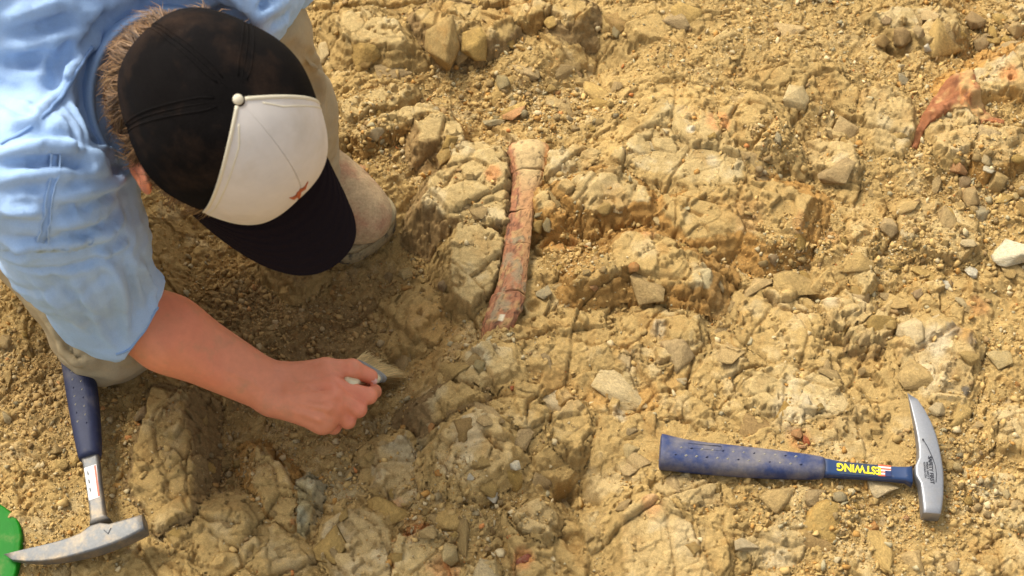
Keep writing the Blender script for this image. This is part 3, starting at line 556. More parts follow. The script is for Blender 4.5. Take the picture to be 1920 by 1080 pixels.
for (cx, cy, rx, ry, n, s0, s1, label, group) in CLUST:
    for i in range(n):
        a = RNG.uniform(0, 2*math.pi); r = RNG.uniform(0, 1)**.6
        m = RNG.choice(['tan', 'tan', 'tan', 'pale', 'ochre', 'grey', 'dark', 'orange'], p=[.2, .2, .15, .15, .1, .11, .07, .02])
        o = bpy.data.objects.new('stone', variant(int(RNG.integers(14)), m)); COL.objects.link(o)
        sz = s0+(s1-s0)*RNG.uniform()**2
        place_stone(o, cx+rx*r*math.cos(a), cy+ry*r*math.sin(a), sz*RNG.uniform(.8, 1.4), sz*RNG.uniform(.7, 1.1), RNG.uniform(0, 6.3), RNG.uniform(.5, 1.0), tilt=RNG.uniform(-.5, .5))
        dx_, dy_ = r*math.cos(a), r*math.sin(a); vert = 'upper' if dy_ < -.3 else 'lower' if dy_ > .3 else 'middle'; hor = 'left' if dx_ < -.3 else 'right' if dx_ > .3 else 'centre'
        u_ = (sz-s0)/(s1-s0); size = 'large' if u_ > .45 else 'mid-sized' if u_ > .12 else 'small'; where = {'middlecentre': 'middle'}.get(vert+hor, vert+' '+hor); flatw = 'flat ' if o.scale[2] < .62*min(o.scale[0], o.scale[1]) else ''
        for m2_ in [m, 'tan', 'ochre', 'pale', 'grey', 'dark', 'orange']:
            lab = '%s %s%s stone, %s of %s' % (size, flatw, CW[str(m2_)], where, SHORT[CLUST.index((cx, cy, rx, ry, n, s0, s1, label, group))])
            if lab not in seen_labels: break
        if str(m2_) != str(m): o.data = variant(int(RNG.integers(14)), str(m2_))
        seen_labels[lab] = 1; tag(o, lab, 'stone', group); ci += 1

# angular fragments half set in the bedrock: parts of the ground
FV = []
for k in range(16):
    rg = np.random.default_rng(150+k); FV.append(chunk(rg, int(rg.integers(9, 15)), 4, .045))
fmesh = {}; rgf = np.random.default_rng(31); nfrag = 0
while nfrag < 230:
    px, py = rgf.uniform(600, 1935), rgf.uniform(-10, 1090)
    if rgf.uniform() < .10: px = rgf.uniform(0, 800); py = rgf.uniform(780, 1085)
    p = onground(px, py, 3); dd = float(sample(dirt, p[:1], p[1:2])[0])
    if rgf.uniform() < .75*dd: continue
    if 900 < px < 1040 and 250 < py < 650: continue
    if 1225 < px < 1790 and 800 < py < 900 or 1690 < px < 1790 and 715 < py < 985: continue
    if 1715 < px < 1900 and 100 < py < 250: continue
    if px < 290 and py > 640: continue
    m = str(rgf.choice(['tan', 'pale', 'ochre', 'dark', 'grey'], p=[.74, .13, .07, .04, .02])); k = int(rgf.integers(16))
    if (k, m) not in fmesh: t_ = mesh_np('rock_fragment', *FV[k], RM[m]); fmesh[(k, m)] = t_.data; bpy.data.objects.remove(t_)
    o = bpy.data.objects.new('rock_fragment', fmesh[(k, m)]); COL.objects.link(o); sz = 18+78*rgf.uniform()**2.2
    place_stone(o, px, py, sz*rgf.uniform(.9, 1.5), sz*rgf.uniform(.6, 1.0), rgf.uniform(0, 6.3), rgf.uniform(.3, .7), sink=rgf.uniform(.92, 1.25), tilt=rgf.uniform(-.25, .25)); o.parent = ground; nfrag += 1
# ------------------------------------------------------------------ gravel and crumbs: nobody could count them
def scatter(name, n, smin, smax, pw, nice, seed, bias):
    rg = np.random.default_rng(seed)
    x = rg.uniform(-.80, .80, n*5); y = rg.uniform(-.46, .58, n*5)
    ok = np.abs(x) < .60+.32*(y+.38)/.87*.62+.03; x, y = x[ok], y[ok]
    dm = sample(dirt, x, y); h = sample(HC, x, y)
    hb = .25*(sample(HC, x+.014, y)+sample(HC, x-.014, y)+sample(HC, x, y+.014)+sample(HC, x, y-.014))
    cav = np.clip((hb-h)/.004, -1, 1); slab = h > sample(HG, x, y)+.002
    sx = np.abs(sample(HC, x+.004, y)-sample(HC, x-.004, y))/.008; sy = np.abs(sample(HC, x, y+.004)-sample(HC, x, y-.004))/.008
    pr = np.clip(bias+.75*dm**1.5+.5*cav-.35*slab, .0, 1)*np.clip(1.3-.9*np.hypot(sx, sy), .05, 1)*(.35+.65*sstep(-.25, .3, fbm(x*26, y*26, s=seed, o=3)))
    for (cx, cy, rx, ry, *_r) in CLUST:
        c = P(cx, cy); pr = pr+.8*np.exp(-(((x-c[0])/(rx*.0006))**2+((y-c[1])/(ry*.0007))**2))
    keep = rg.uniform(size=len(x)) < pr; x, y = x[keep][:n], y[keep][:n]; m = len(x)
    s = smin+(smax-smin)*rg.uniform(size=m)**pw
    if nice: d, f = ICO[1]
    else:
        d = np.array([[1,0,0],[-1,0,0],[0,1,0],[0,-1,0],[0,0,1],[0,0,-1.]]); f = np.array([[0,2,4],[2,1,4],[1,3,4],[3,0,4],[2,0,5],[1,2,5],[3,1,5],[0,3,5]])
    if nice:
        bank, fbank = [], []
        while len(bank) < 40:
            hv_, hf_ = hull(rg, 12)
            if len(hv_) == 12 and len(hf_) == 20: bank.append(hv_); fbank.append(hf_)
        pick = rg.integers(40, size=m); bank = np.array(bank)[pick]; fpick = np.array(fbank)[pick]
    else: bank = d[None]*rg.uniform(.55, 1.35, (m, 6, 1))+rg.normal(0, .12, (m, 6, 3))
    sc = rg.uniform(.55, 1.25, (m, 1, 3)); sc[:, :, 2] *= .75; v = bank*sc
    a = rg.normal(size=(m, 4)); a /= np.linalg.norm(a, axis=1)[:, None]; w_, i_, j_, k_ = a.T
    Rm = np.stack([1-2*(j_*j_+k_*k_), 2*(i_*j_-k_*w_), 2*(i_*k_+j_*w_), 2*(i_*j_+k_*w_), 1-2*(i_*i_+k_*k_), 2*(j_*k_-i_*w_), 2*(i_*k_-j_*w_), 2*(j_*k_+i_*w_), 1-2*(i_*i_+j_*j_)], -1).reshape(m, 3, 3)
    v = np.einsum('nij,nkj->nki', Rm, v)*s[:, None, None]*.5
    z = sample(HC, x, y)+s*.14; v += np.stack([x, y, z], -1)[:, None]
    pal = np.array([TAN, TAN*.85, TAN*1.08, PALE*.9, GREY*.9, OCHRE*1.2, BROWN*1.2, ORANGE]); c = pal[rg.choice(8, size=m, p=[.3, .19, .17, .12, .07, .07, .07, .01])]*rg.uniform(.8, 1.15, (m, 1))
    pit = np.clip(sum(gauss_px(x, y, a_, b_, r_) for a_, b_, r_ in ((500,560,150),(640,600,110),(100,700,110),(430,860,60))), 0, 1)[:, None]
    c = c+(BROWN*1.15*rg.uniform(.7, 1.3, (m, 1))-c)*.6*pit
    nv = v.shape[1]; F = ((fpick if nice else f[None])+np.arange(m)[:, None, None]*nv).reshape(-1, 3)
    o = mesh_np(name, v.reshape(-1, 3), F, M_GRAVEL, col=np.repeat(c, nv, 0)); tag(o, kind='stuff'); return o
M_GRAVEL = mat('gravel', attr=True, rough=.95, spec=.15, noise=[(700, .8, 1.15)])
scatter('gravel', 11000, .0040, .0125, 2.4, True, 11, -.04)
scatter('fine_gravel', 26000, .0022, .0048, 1.5, False, 12, .02)
scatter('crumbs', 60000, .0010, .0026, 1.4, False, 13, .09)
# ------------------------------------------------------------------ fossil bone in its bed
def loft(rings, closed=True, caps=True):
    """Skin a list of equal-sized rings; returns verts, faces."""
    n = len(rings[0]); v = [p for r in rings for p in r]; f = []
    for i in range(len(rings)-1):
        for j in range(n if closed else n-1):
            a, b = i*n+j, i*n+(j+1) % n; f.append((a, b, b+n, a+n))
    if caps: f.append(tuple(range(n))[::-1]); f.append(tuple(range((len(rings)-1)*n, len(rings)*n)))
    return v, f
def interp(tab, t):
    tab = np.asarray(tab, float); return np.array([np.interp(t, tab[:, 0], tab[:, i]) for i in range(1, tab.shape[1])])
# py, left px, right px of the exposed bone
BONE = [(266,960,1018),(270,953,1026),(282,949,1029),(300,950,1029),(316,957,1026),(330,960,1020),(350,959,1012),(375,956,1004),(400,952,1000),(430,947,996),(460,942,994),(490,938,991),(520,931,989),(545,924,986),(570,917,979),(595,909,969),(612,903,961),(628,902,950),(636,912,940)]
BZ = .022
CREAM = np.array([.47, .32, .135]); RED = np.array([.29, .115, .048]); ROSE = np.array([.38, .165, .07])
M_BONE = mat('fossil_bone', attr=True, rough=.75, spec=.3, noise=[(700, .8, 1.15), (180, .85, 1.15)], bumps=[(700, .0009, .8), (160, .0014, .7)])
bone = empty('fossil_bone', tuple(P(975, 450, BZ)))
cuts = [266, 319.5, 391, 455, 546, 636.5]
rgb_ = np.random.default_rng(4)
for i in range(len(cuts)-1):
    y0, y1 = cuts[i]+.9, cuts[i+1]-.9; rings = []; n = max(6, int((y1-y0)/1.7)); cols = []
    for yy in np.linspace(y0, y1, n):
        l, r = interp(BONE, yy); off = (rgb_.normal()*.2)
        cut0 = 3.0*math.sin(i*2.1) if yy < y0+4 else 0
        a, b = P(l, yy+2, BZ), P(r, yy-2+2*math.sin(yy*.2), BZ); c = (a+b)/2; hw = np.linalg.norm(b-a)/2; ring = []
        bulge = .40+.22*np.exp(-((yy-292)/26)**2)
        end = min(1, (min(yy-y0, y1-yy)+1.2)/3.0)
        end = .965+.035*end-.035*math.sin(i*2.7)
        for k in range(64):
            th = 2*math.pi*k/64; ct, st_ = math.cos(th), math.sin(th)
            x_ = abs(ct)**.8*np.sign(ct)*hw; z_ = st_*hw*bulge
            dirv = (b-a)/np.linalg.norm(b-a)
            nz = 1+.03*math.sin(3*th+yy*.03)+.15*float(fbm(np.array([yy*.05+5]), np.array([ct*1.6]), np.array([st_*1.6]), s=9, o=5, g=.62)[0])
            gr_ = abs(float(fbm(np.array([yy*.028]), np.array([ct*1.5]), np.array([st_*1.5]), s=29, o=4, g=.6)[0])); gr2 = abs(float(fbm(np.array([yy*.012+9]), np.array([ct*3.5]), np.array([st_*3.5]), s=31, o=4, g=.6)[0])); crk = max(0, 1-gr_/.035)+max(0, 1-gr2/.03); nz -= .07*min(1, crk)
            p = c+dirv*x_*nz*end+np.array([0, 0, 1])*(z_*nz*end-.007+.0008*math.sin(i*5.1)-.016*max(0, (yy-600)/36)**1.3); ring.append(p)
            u_ = ct*.5+.5       # 0 = left side
            nn = float(fbm(np.array([yy*.045]), np.array([u_*3.]), s=14)[0]); n2 = float(fbm(np.array([yy*.16]), np.array([u_*9.]), s=15)[0])
            split = np.interp(yy, [266, 300, 350, 400, 450, 540, 640], [.22, .22, .32, .48, .70, .95, 1.1])
            kk = sstep(split-.08, split+.10, u_+.12*nn+.08*n2)
            cc = RED*(1+.3*n2)+(ROSE-RED)*max(0, nn*1.5+.3)
            n5 = float(fbm(np.array([yy*.035]), np.array([u_*16.]), s=23, o=3)[0]); cc = cc*(1-.45*float(sstep(.1, .4, n5))); n4 = float(fbm(np.array([yy*.09]), np.array([u_*5.]), s=19, o=3)[0]); cc = cc+(TAN*.9-cc)*.6*float(sstep(.05, .4, n4)); cc = cc*(1-kk)+((CREAM if yy < 322 else CREAM+(np.array([.40, .205, .08])-CREAM)*min(1, (yy-322)/50+.35*max(0, nn)))*(1+.15*n2)+(ORANGE*1.2-CREAM)*(.65*sstep(.8, .97, u_)*(yy < 330)))*kk
            if 440 < yy < 600: cc = cc+(GREY*.55-cc)*.7*float(sstep(.05, .35, nn-.3*n2+.0))
            cc = cc*(1-.6*min(1, crk))
            if abs(yy-597) < 5 and .47 < u_+.02*n2*3 < .56: cc = WHITE*.9
            cols.append(np.clip(cc, .02, .9))
        rings.append(ring)
    # tilt the broken ends a little so that cracks are not straight
    for q, ring in ((0, rings[0]), (-1, rings[-1])):
        pass
    v, f = loft(rings)
    o = py_mesh('bone_fragment', v, f, M_BONE, None, True)
    v_ = np.array(v); wob = .0022*np.sin(v_[:, 0]*260+cuts[i]*.7)*0
    a_ = o.data.color_attributes.new('Col', 'FLOAT_COLOR', 'POINT'); a_.data.foreach_set('color', np.c_[np.array(cols), np.ones(len(v))].astype(np.float32).ravel())
    # shear each fragment by a smooth field: cracks wander, neighbours still match
    co = np.array([x.co[:] for x in o.data.vertices]); co[:, 1] += .0045*fbm(co[:, 0]*55+3, co[:, 1]*9, s=77, o=4, g=.6)*1.3+.10*(co[:, 0]-co[:, 0].mean())*math.sin(co[:, 1].mean()*31)
    o.data.vertices.foreach_set('co', co.astype(np.float32).ravel()); o.data.update()
    keep_world(o, bone)
tag(bone, 'long cracked reddish brown fossil bone with a cream coloured head lying in rock', 'fossil bone')
# red fossil plate at the upper right
FR = [(1722,244),(1726,222),(1733,196),(1745,172),(1762,148),(1780,130),(1800,118),(1818,112),(1828,118),(1832,135),(1840,158),(1852,170),(1868,184),(1885,196),(1895,203),(1888,208),(1868,203),(1852,200),(1838,192),(1822,186),(1806,188),(1790,186),(1772,198),(1752,208),(1742,216),(1735,240)]
fz = .043
def ground_plate(name, outline, z_off, thick, m, parent=None, res=10, dome=.004, follow=True):
    w2 = np.array([P(a, b, fz)[:2] for a, b in outline]); x0, y0 = w2.min(0)-.004; x1, y1 = w2.max(0)+.004; s = .0016
    X, Y = np.meshgrid(np.arange(x0, x1, s), np.arange(y0, y1, s)); wob = .0035*fbm(X*120, Y*120, s=33, o=3)
    sd = poly_sd(X+wob, Y+wob, w2); Z = sample(HC, X.ravel(), Y.ravel()).reshape(X.shape)
    for _ in range(3): Z[1:-1, 1:-1] = .25*(Z[2:, 1:-1]+Z[:-2, 1:-1]+Z[1:-1, 2:]+Z[1:-1, :-2])
    Z = Z+z_off+np.clip(sd/.010, 0, 1)**.5*dome+.0016*fbm(X*110, Y*110, s=35, o=4)
    inside = sd > 0; cell = inside[:-1, :-1] | inside[1:, 1:] | inside[:-1, 1:] | inside[1:, :-1]
    Z = np.where(inside, Z, Z-thick-.004); idx = np.arange(X.size).reshape(X.shape)
    q = np.stack([idx[:-1, :-1], idx[:-1, 1:], idx[1:, 1:], idx[1:, :-1]], -1)[cell]; u, inv = np.unique(q, return_inverse=True)
    xx, yy, zz = X.ravel()[u], Y.ravel()[u], Z.ravel()[u]; return xx, yy, zz, inv.reshape(q.shape)
xx, yy, zz, q = ground_plate('f', FR, .0030, .005, None, dome=.0022)
n1 = fbm(xx*60, yy*60, s=36, o=4); n2 = fbm(xx*220, yy*220, s=37, o=3)
REDF = np.array([.29, .105, .035]); pxs = Q(np.stack([xx, yy, zz], -1))
c = REDF*(1+.3*n1+.3*n2)[:, None]; dust = sstep(-.1, .5, n1+.5*np.exp(-((pxs[:, 0]-1800)/26)**2)+.2*n2)
c = c+(TAN*.95-c)*(.75*dust)[:, None]; c = c+(ORANGE*1.3-c)*(.6*sstep(.15, .4, n2-n1)*(pxs[:, 0] > 1800))[:, None]
frag = mesh_np('fossil_fragment', np.stack([xx, yy, zz], -1), q, M_BONE, smooth=True, col=np.clip(c, .02, .9))
tag(frag, 'red crescent shaped fossil fragment lying on pale rock at the upper right', 'fossil bone')

# ------------------------------------------------------------------ hammers
M_GRIP = mat('blue_rubber_grip', (.022, .036, .105), rough=.55, spec=.35, mix2=((.24, .20, .145), 30, .42, .68, .6), noise=[(300, .8, 1.12)], bumps=[(900, .0003, .6)])
M_GRIP2 = mat('navy_rubber_grip', (.016, .020, .048), rough=.6, spec=.3, mix2=((.14, .12, .10), 40, .5, .75, .45), noise=[(300, .85, 1.12)], bumps=[(900, .0003, .6)])
M_BLUE = mat('blue_lacquered_steel', (.010, .032, .095), rough=.3, spec=.6, mix2=((.2, .16, .1), 120, .62, .75, .5))
M_STEEL = mat('worn_steel', (.27, .27, .27), rough=.45, metal=.7, mix2=((.30, .27, .23), 90, .5, .75, .5), noise=[(500, .9, 1.06)], bumps=[(700, .0002, .6)])
M_STEEL_D = mat('scuffed_steel', (.135, .135, .13), rough=.55, metal=.6, mix2=((.33, .25, .15), 60, .45, .7, .7), noise=[(400, .85, 1.08)], bumps=[(500, .0003, .7)])
M_YEL = mat('yellow_print', (.80, .62, .02), rough=.45); M_INK = mat('dark_print', (.03, .03, .035), rough=.6); M_LBL = mat('label_blue', (.03, .045, .075), rough=.35, mix2=((.25, .2, .14), 200, .6, .75, .5))
M_REDP = mat('red_print', (.62, .10, .04), rough=.5); M_WHP = mat('white_print', (.62, .60, .56), rough=.5, mix2=((.3, .26, .2), 160, .5, .7, .6)); M_NAVY = mat('navy_print', (.02, .03, .09), rough=.5)
M_BLACK = mat('black_edge', (.012, .013, .016), rough=.5)
# side profile traced once from the right hand hammer, turned into a frame with u along the handle and v along the head
ZT = .022
def wxy(px, py): return P(px, py, ZT)[:2]
h_o = wxy(1735, 878); h_u = wxy(1240, 840)-wxy(1715, 882); h_u /= np.linalg.norm(h_u); h_v = np.array([h_u[1], -h_u[0]])   # v points to the pick
def loc(px, py):
    d = wxy(px, py)-h_o; return np.array([d@h_u, d@h_v])
HEAD = [((1705,731),(1705.5,731.5)),((1708,748),(1723,744)),((1712,768),(1737,766)),((1717,792),(1749,790)),((1721,815),(1757,812)),((1723.5,838),(1763,836)),((1723,856),(1767,858)),((1716,872),(1770,878)),((1717,888),(1771,896)),((1726,903),(1771,912)),((1729,925),(1770.5,930)),((1731,945),(1768,950)),((1732,959),(1765.5,962))]
HT = [.0015, .0055, .0085, .011, .013, .015, .017, .018, .018, .0175, .0185, .0195, .0195]
def rrect(c, ax, ay, w_, h_, r=.22, n=4):
    out = []; rr = r*min(w_, h_)
    for (sx, sy, a0) in ((1, 1, 0), (-1, 1, 90), (-1, -1, 180), (1, -1, 270)):
        for k in range(n+1):
            a = math.radians(a0+90*k/n); out.append(c+ax*(sx*(w_/2-rr)+rr*math.cos(a))+ay*(sy*(h_/2-rr)+rr*math.sin(a)))
    return out
def make_hammer(style, zs):
    """Rock pick in its own frame: x along the handle (from the head to the grip end), y towards the pick, z thickness."""
    root = empty('rock_hammer'); sh = 0 if style == 0 else -.012; X3, Y3, Z3 = np.eye(3)
    rings = []
    for (a, b), t in zip(HEAD, HT):
        la, lb = loc(*a), loc(*b); c = np.array([*(la+lb)/2, 0]); ax = np.array([*(lb-la), 0]); wd = np.linalg.norm(ax); ax /= max(wd, 1e-6)
        rings.append(rrect(c, ax, Z3, max(wd, .0022), t, .16))
    v, f = loft(rings); head = py_mesh('head', v, f, M_STEEL if style == 0 else M_STEEL_D, root)
    for p in head.data.polygons: p.use_smooth = True
    md = head.modifiers.new('b', 'BEVEL'); md.width = .0007; md.segments = 1; md.limit_method = 'ANGLE'
    NK = [((1712,869),(1712,903),.015),((1700,870),(1700,896),.012),((1672,868.5),(1672,893.5),.0105),((1630,864.5),(1630,890),.0105),((1578,859.5),(1578,887),.0105),((1556,855),(1556,885.5),.012),((1538,853),(1538,885),.014)]
    rings = [rrect(np.array([*(loc(*a)+loc(*b))/2, 0]), np.array([0, 1, 0.]), Z3, np.linalg.norm(loc(*a)-loc(*b)), t, .3) for a, b, t in NK]
    v, f = loft(rings); neck = py_mesh('neck', v, f, M_BLUE if style == 0 else M_STEEL_D, root, True)
    GR = [((1547,852.5),(1547,886.5),.0195),((1541,850.5),(1541,888),.0225),((1515,846.5),(1515,888.5),.025),((1452,838.5),(1452,887),.026),((1390,831.5),(1390,883.5),.0265),((1326,825),(1326,878.5),.0265),((1290,820),(1290,875),.027),((1262,814),(1262,871.5),.028),((1247,810),(1245,870),.0285),((1241,809),(1239.5,869),.028),((1239,813),(1238,865),.025)]
    rings = []
    tab = [((loc(*a)+loc(*b))/2, np.linalg.norm(loc(*a)-loc(*b)), t) for a, b, t in GR]
    tab = [(c_+np.array([sh, 0]), w__, t__) for c_, w__, t__ in tab]
    for i in range(len(tab)-1):
        m = 1 if i in (0, len(tab)-2) else 5
        for k in range(m):
            s = k/m; c = tab[i][0]*(1-s)+tab[i+1][0]*s; rings.append(rrect(np.array([*c, 0]), Y3, Z3, tab[i][1]*(1-s)+tab[i+1][1]*s, tab[i][2]*(1-s)+tab[i+1][2]*s, .44, 6))
    c, w_, t = tab[-1]; rings.append(rrect(np.array([*c, 0]), Y3, Z3, w_, t, .44, 6))
    v, f = loft(rings); grip = py_mesh('grip', v, f, M_GRIP if style == 0 else M_GRIP2, root, True)
    # moulded lozenges and a frame on the grip
    for r_, (dy, n_) in enumerate(((-.004, 13), (.0055, 12))):
        for k in range(n_):
            s = (k+.5*r_+.6)/13.4; pxm = 1255+s*262; cc = loc(pxm, 845+ (pxm-1255)*.075+3); zt = .0140-.0012*s
            lv = [np.array([cc[0]+a, cc[1]+dy+b, (zt+c_)*zs]) for a, b, c_ in ((-.0034, .0010, -.0012), (0, .0018, -.0008), (.0034, -.0010, -.0012), (0, -.0018, -.0008), (0, 0, .0009))]
            o = py_mesh('grip_stud', lv, [(0, 1, 4), (1, 2, 4), (2, 3, 4), (3, 0, 4), (3, 2, 1, 0)], M_INK2 if (k*5+r_) % 3 == 0 else M_DIM, grip)
    bars = []
    for (a, b) in (((1290,833),(1352,838)),((1290,842),(1350,846.5)),((1290,833),(1290,842)),((1352,838),(1350,846.5))):
        la, lb = loc(*a), loc(*b); d = lb-la; L_ = np.linalg.norm(d); d = d/L_; nrm = np.array([-d[1], d[0]])*.00035
        for zz_ in (.0124*zs, .0137*zs): bars += [np.array([*(la-nrm), zz_]), np.array([*(la+nrm), zz_]), np.array([*(lb+nrm), zz_]), np.array([*(lb-nrm), zz_])]
    fs = []
    for k in range(4):
        b0 = k*8; fs += [(b0, b0+1, b0+2, b0+3), (b0+4, b0+7, b0+6, b0+5), (b0, b0+4, b0+5, b0+1), (b0+1, b0+5, b0+6, b0+2), (b0+2, b0+6, b0+7, b0+3), (b0+3, b0+7, b0+4, b0)]
    py_mesh('moulded_frame', bars, fs, M_GRIP if style == 0 else M_GRIP2, grip)
    return root, head, neck, grip
M_DIM = mat('dusty_stud', (.30, .27, .20), rough=.8); M_INK2 = mat('dark_stud', (.012, .016, .04), rough=.6)
def flat_quad(name, pts, z, th, m, parent):
    v = [np.array([*p, z]) for p in pts]+[np.array([*p, z-th]) for p in pts]; n = len(pts)
    f = [tuple(range(n)), tuple(range(n, 2*n))[::-1]]+[(i, (i+1) % n, n+(i+1) % n, n+i) for i in range(n)]
    return py_mesh(name, v, f, m, parent)
def text_mesh(name, body, size, m, parent, pos, ang, z, sx=1.0, bold=0.0):
    cu = bpy.data.curves.new(name, 'FONT'); cu.body = body; cu.size = size; cu.align_x = 'CENTER'; cu.align_y = 'CENTER'; cu.extrude = .0002; cu.offset = bold; cu.resolution_u = 3
    t = bpy.data.objects.new(name, cu); COL.objects.link(t); dg = bpy.context.evaluated_depsgraph_get(); me = bpy.data.meshes.new_from_object(t.evaluated_get(dg)); bpy.data.objects.remove(t)
    o = bpy.data.objects.new(name, me); COL.objects.link(o); me.materials.clear(); me.materials.append(m); o.parent = parent
    o.location = (*pos, z); o.rotation_euler = (0, 0, ang); o.scale = (sx, 1, 1); return o
def pose_hammer(root, O, U, V):
    """Put the frame origin at O with x towards U and y towards V (world vectors), thickness along their cross product."""
    u_ = Vector(U).normalized(); n = u_.cross(Vector(V)).normalized(); v_ = n.cross(u_)
    root.matrix_world = Matrix(((u_.x, v_.x, n.x, O[0]), (u_.y, v_.y, n.y, O[1]), (u_.z, v_.z, n.z, O[2]), (0, 0, 0, 1)))
# frame: u x v must point up; with v = pick side this gives z = u x v
upz = h_u[0]*h_v[1]-h_u[1]*h_v[0]
ZS = 1 if upz > 0 else -1
h1, hd, nk, gp = make_hammer(0, ZS)
def on(px, py): return tuple(loc(px, py))
ztop = .0056*ZS
lb_pts = [loc(1576,861.5), loc(1673,870.5), loc(1673,890.5), loc(1576,884.5)]
flat_quad('label', lb_pts, ztop*1.0, .0006*ZS, M_LBL, nk)
ang = math.atan2(0, 1)
# local direction in which the print reads (towards the grip end, seen from the marked side)
e = loc(1580,873)-loc(1650,880); aa = math.atan2(e[1], e[0]); 
tm = text_mesh('maker_name', 'ESTWING', .0132, M_YEL, nk, loc(1611.5,875.0), aa, ztop+.0004*ZS, .86, .0004)
if ZS < 0: tm.rotation_euler = (math.pi, 0, aa)
fl0, fl1 = loc(1651,868.5), loc(1673,870.5)
for k in range(7):
    a0 = k/7; b0 = (k+1)/7; pA, pB = loc(1648,867.3), loc(1672,869.6); pC, pD = loc(1672,890), loc(1648,888.2)
    flat_quad('flag_stripe', [pA+(pD-pA)*a0, pB+(pC-pB)*a0, pB+(pC-pB)*b0, pA+(pD-pA)*b0], ztop+.0003*ZS, .0004*ZS, M_REDP if k % 2 == 0 else M_WHP, nk)
pA, pB, pC, pD = loc(1661,879), loc(1672.5,880), loc(1672.5,890.2), loc(1661,889.2); flat_quad('flag_canton', [pA, pB, pC, pD], ztop+.0006*ZS, .0004*ZS, M_NAVY, nk)
# stamped print on the head face
e = loc(1750,910)-loc(1745,862); ab = math.atan2(e[1], e[0]); zh = .0092*ZS
for body, sz, (a, b), bo in (('SAFETY FIRST', .0058, (1746,880), .00015), ('WEAR SAFETY', .0034, (1739.5,881), 0), ('GOGGLES USA', .0030, (1734.5,880), 0)):
    t_ = text_mesh('stamped_words', body, sz, M_INK, hd, loc(a, b), ab, zh, 1.0, bo)
    if ZS < 0: t_.rotation_euler = (math.pi, 0, ab)
arc = [(1731,823),(1740,838),(1748,855),(1754,872),(1756.5,888),(1755.5,903)]
for k in range(len(arc)-1):
    a, b = loc(*arc[k]), loc(*arc[k+1]); d = b-a; nn_ = np.array([-d[1], d[0]])/np.linalg.norm(d)*(.00028+.0002*k/5); flat_quad('stamped_arc', [a-nn_, a+nn_, b+nn_, b-nn_], zh*.99, .0005*ZS, M_INK, hd)
c = loc(1731,823); flat_quad('stamped_dot', [c+.0011*np.array([math.cos(t), math.sin(t)]) for t in np.linspace(0, 2*math.pi, 11)[:-1]], zh*.93, .0005*ZS, M_INK, hd)
zg = .012
pose_hammer(h1, (*h_o, zg), (*h_u, .0), (*h_v, .02))
tag(h1, 'blue handled rock hammer with shiny pick head lying on the rock at right', 'hammer')
# left hammer
z2 = .014
A = P(180, 1004, .028)[:2]; B = P(133, 668, .02)[:2]; u2 = (B-A)/np.linalg.norm(B-A); pk = P(20, 1058, z2)[:2]-P(262, 966, z2)[:2]
v2 = np.array([-u2[1], u2[0]]); v2 = v2 if v2@pk > 0 else -v2
zs2 = -1 if (u2[0]*v2[1]-u2[1]*v2[0]) < 0 else 1
h2, hd2, nk2, gp2 = make_hammer(1, zs2)
pose_hammer(h2, (A[0], A[1], .026), (*u2, -.03), (*v2, -.13))
zs2 = -1 if (u2[0]*v2[1]-u2[1]*v2[0]) < 0 else 1
zl = zs2*.0056
flat_quad('label', [loc(1590,863), loc(1662,870), loc(1662,888), loc(1590,884)], zl, .0006*zs2, M_WHP, nk2)
flat_quad('red_line', [loc(1592,880.0), loc(1660,885.2), loc(1660,888), loc(1592,883.0)], zl+.0003*zs2, .0004*zs2, M_REDP, nk2)
for k in range(3): 
    c0 = loc(1604+18*k, 869.5+1.5*k); flat_quad('label_mark', [c0+np.array(d_) for d_ in ((-.0025, -.0006), (.0025, -.0006), (.0025, .0006), (-.0025, .0006))], zl+.0003*zs2, .0004*zs2, M_INK, nk2)
for s in (-1, 1):
    a = loc(1748, 902); b = a+np.array([.006*1, .004*s]); d = b-a; nn_ = np.array([-d[1], d[0]])/np.linalg.norm(d)*.0004; flat_quad('stamped_mark', [a-nn_, a+nn_, b+nn_, b-nn_], .0093*zs2, .0005*zs2, M_INK, hd2)
tag(h2, 'worn steel rock hammer with navy grip half under the knee at lower left', 'hammer')

# ------------------------------------------------------------------ green plastic tray reaching in from the left edge
M_GREEN = mat('green_plastic', (.004, .15, .003), rough=.6, spec=.2, mix2=((.2, .16, .06), 30, .55, .75, .5), noise=[(60, .9, 1.08)], bumps=[(500, .0002, .5)])
tp = [(-60,905),(0,928),(33,966),(24,1038),(14,1072),(-8,1110),(-90,1150)]
def chaikin(q, n=3):
    for _ in range(n): q = [p for a, b in zip(q, q[1:]+q[:1]) for p in (tuple(.75*np.array(a)+.25*np.array(b)), tuple(.25*np.array(a)+.75*np.array(b)))]
    return q
rings = []
for s_, z_ in ((1.0, -.008), (1.0, .003), (.985, .0055), (.9, .006)):
    base = [P(a, b, .03) for a, b in chaikin(tp+[(-420, 1180), (-430, 880)])]; cc = np.mean(base, 0); rings.append([np.array([*(cc+(p-cc)*s_)[:2], z_]) for p in base])
v, f = loft(rings); tray = py_mesh('plastic_tray', v, f, M_GREEN); bv = tray.modifiers.new('b', 'BEVEL'); bv.width = .003; bv.segments = 3; bv.limit_method = 'ANGLE'
tag(tray, 'bright green plastic tray corner cut by the left edge near the hammer tip', 'tray')
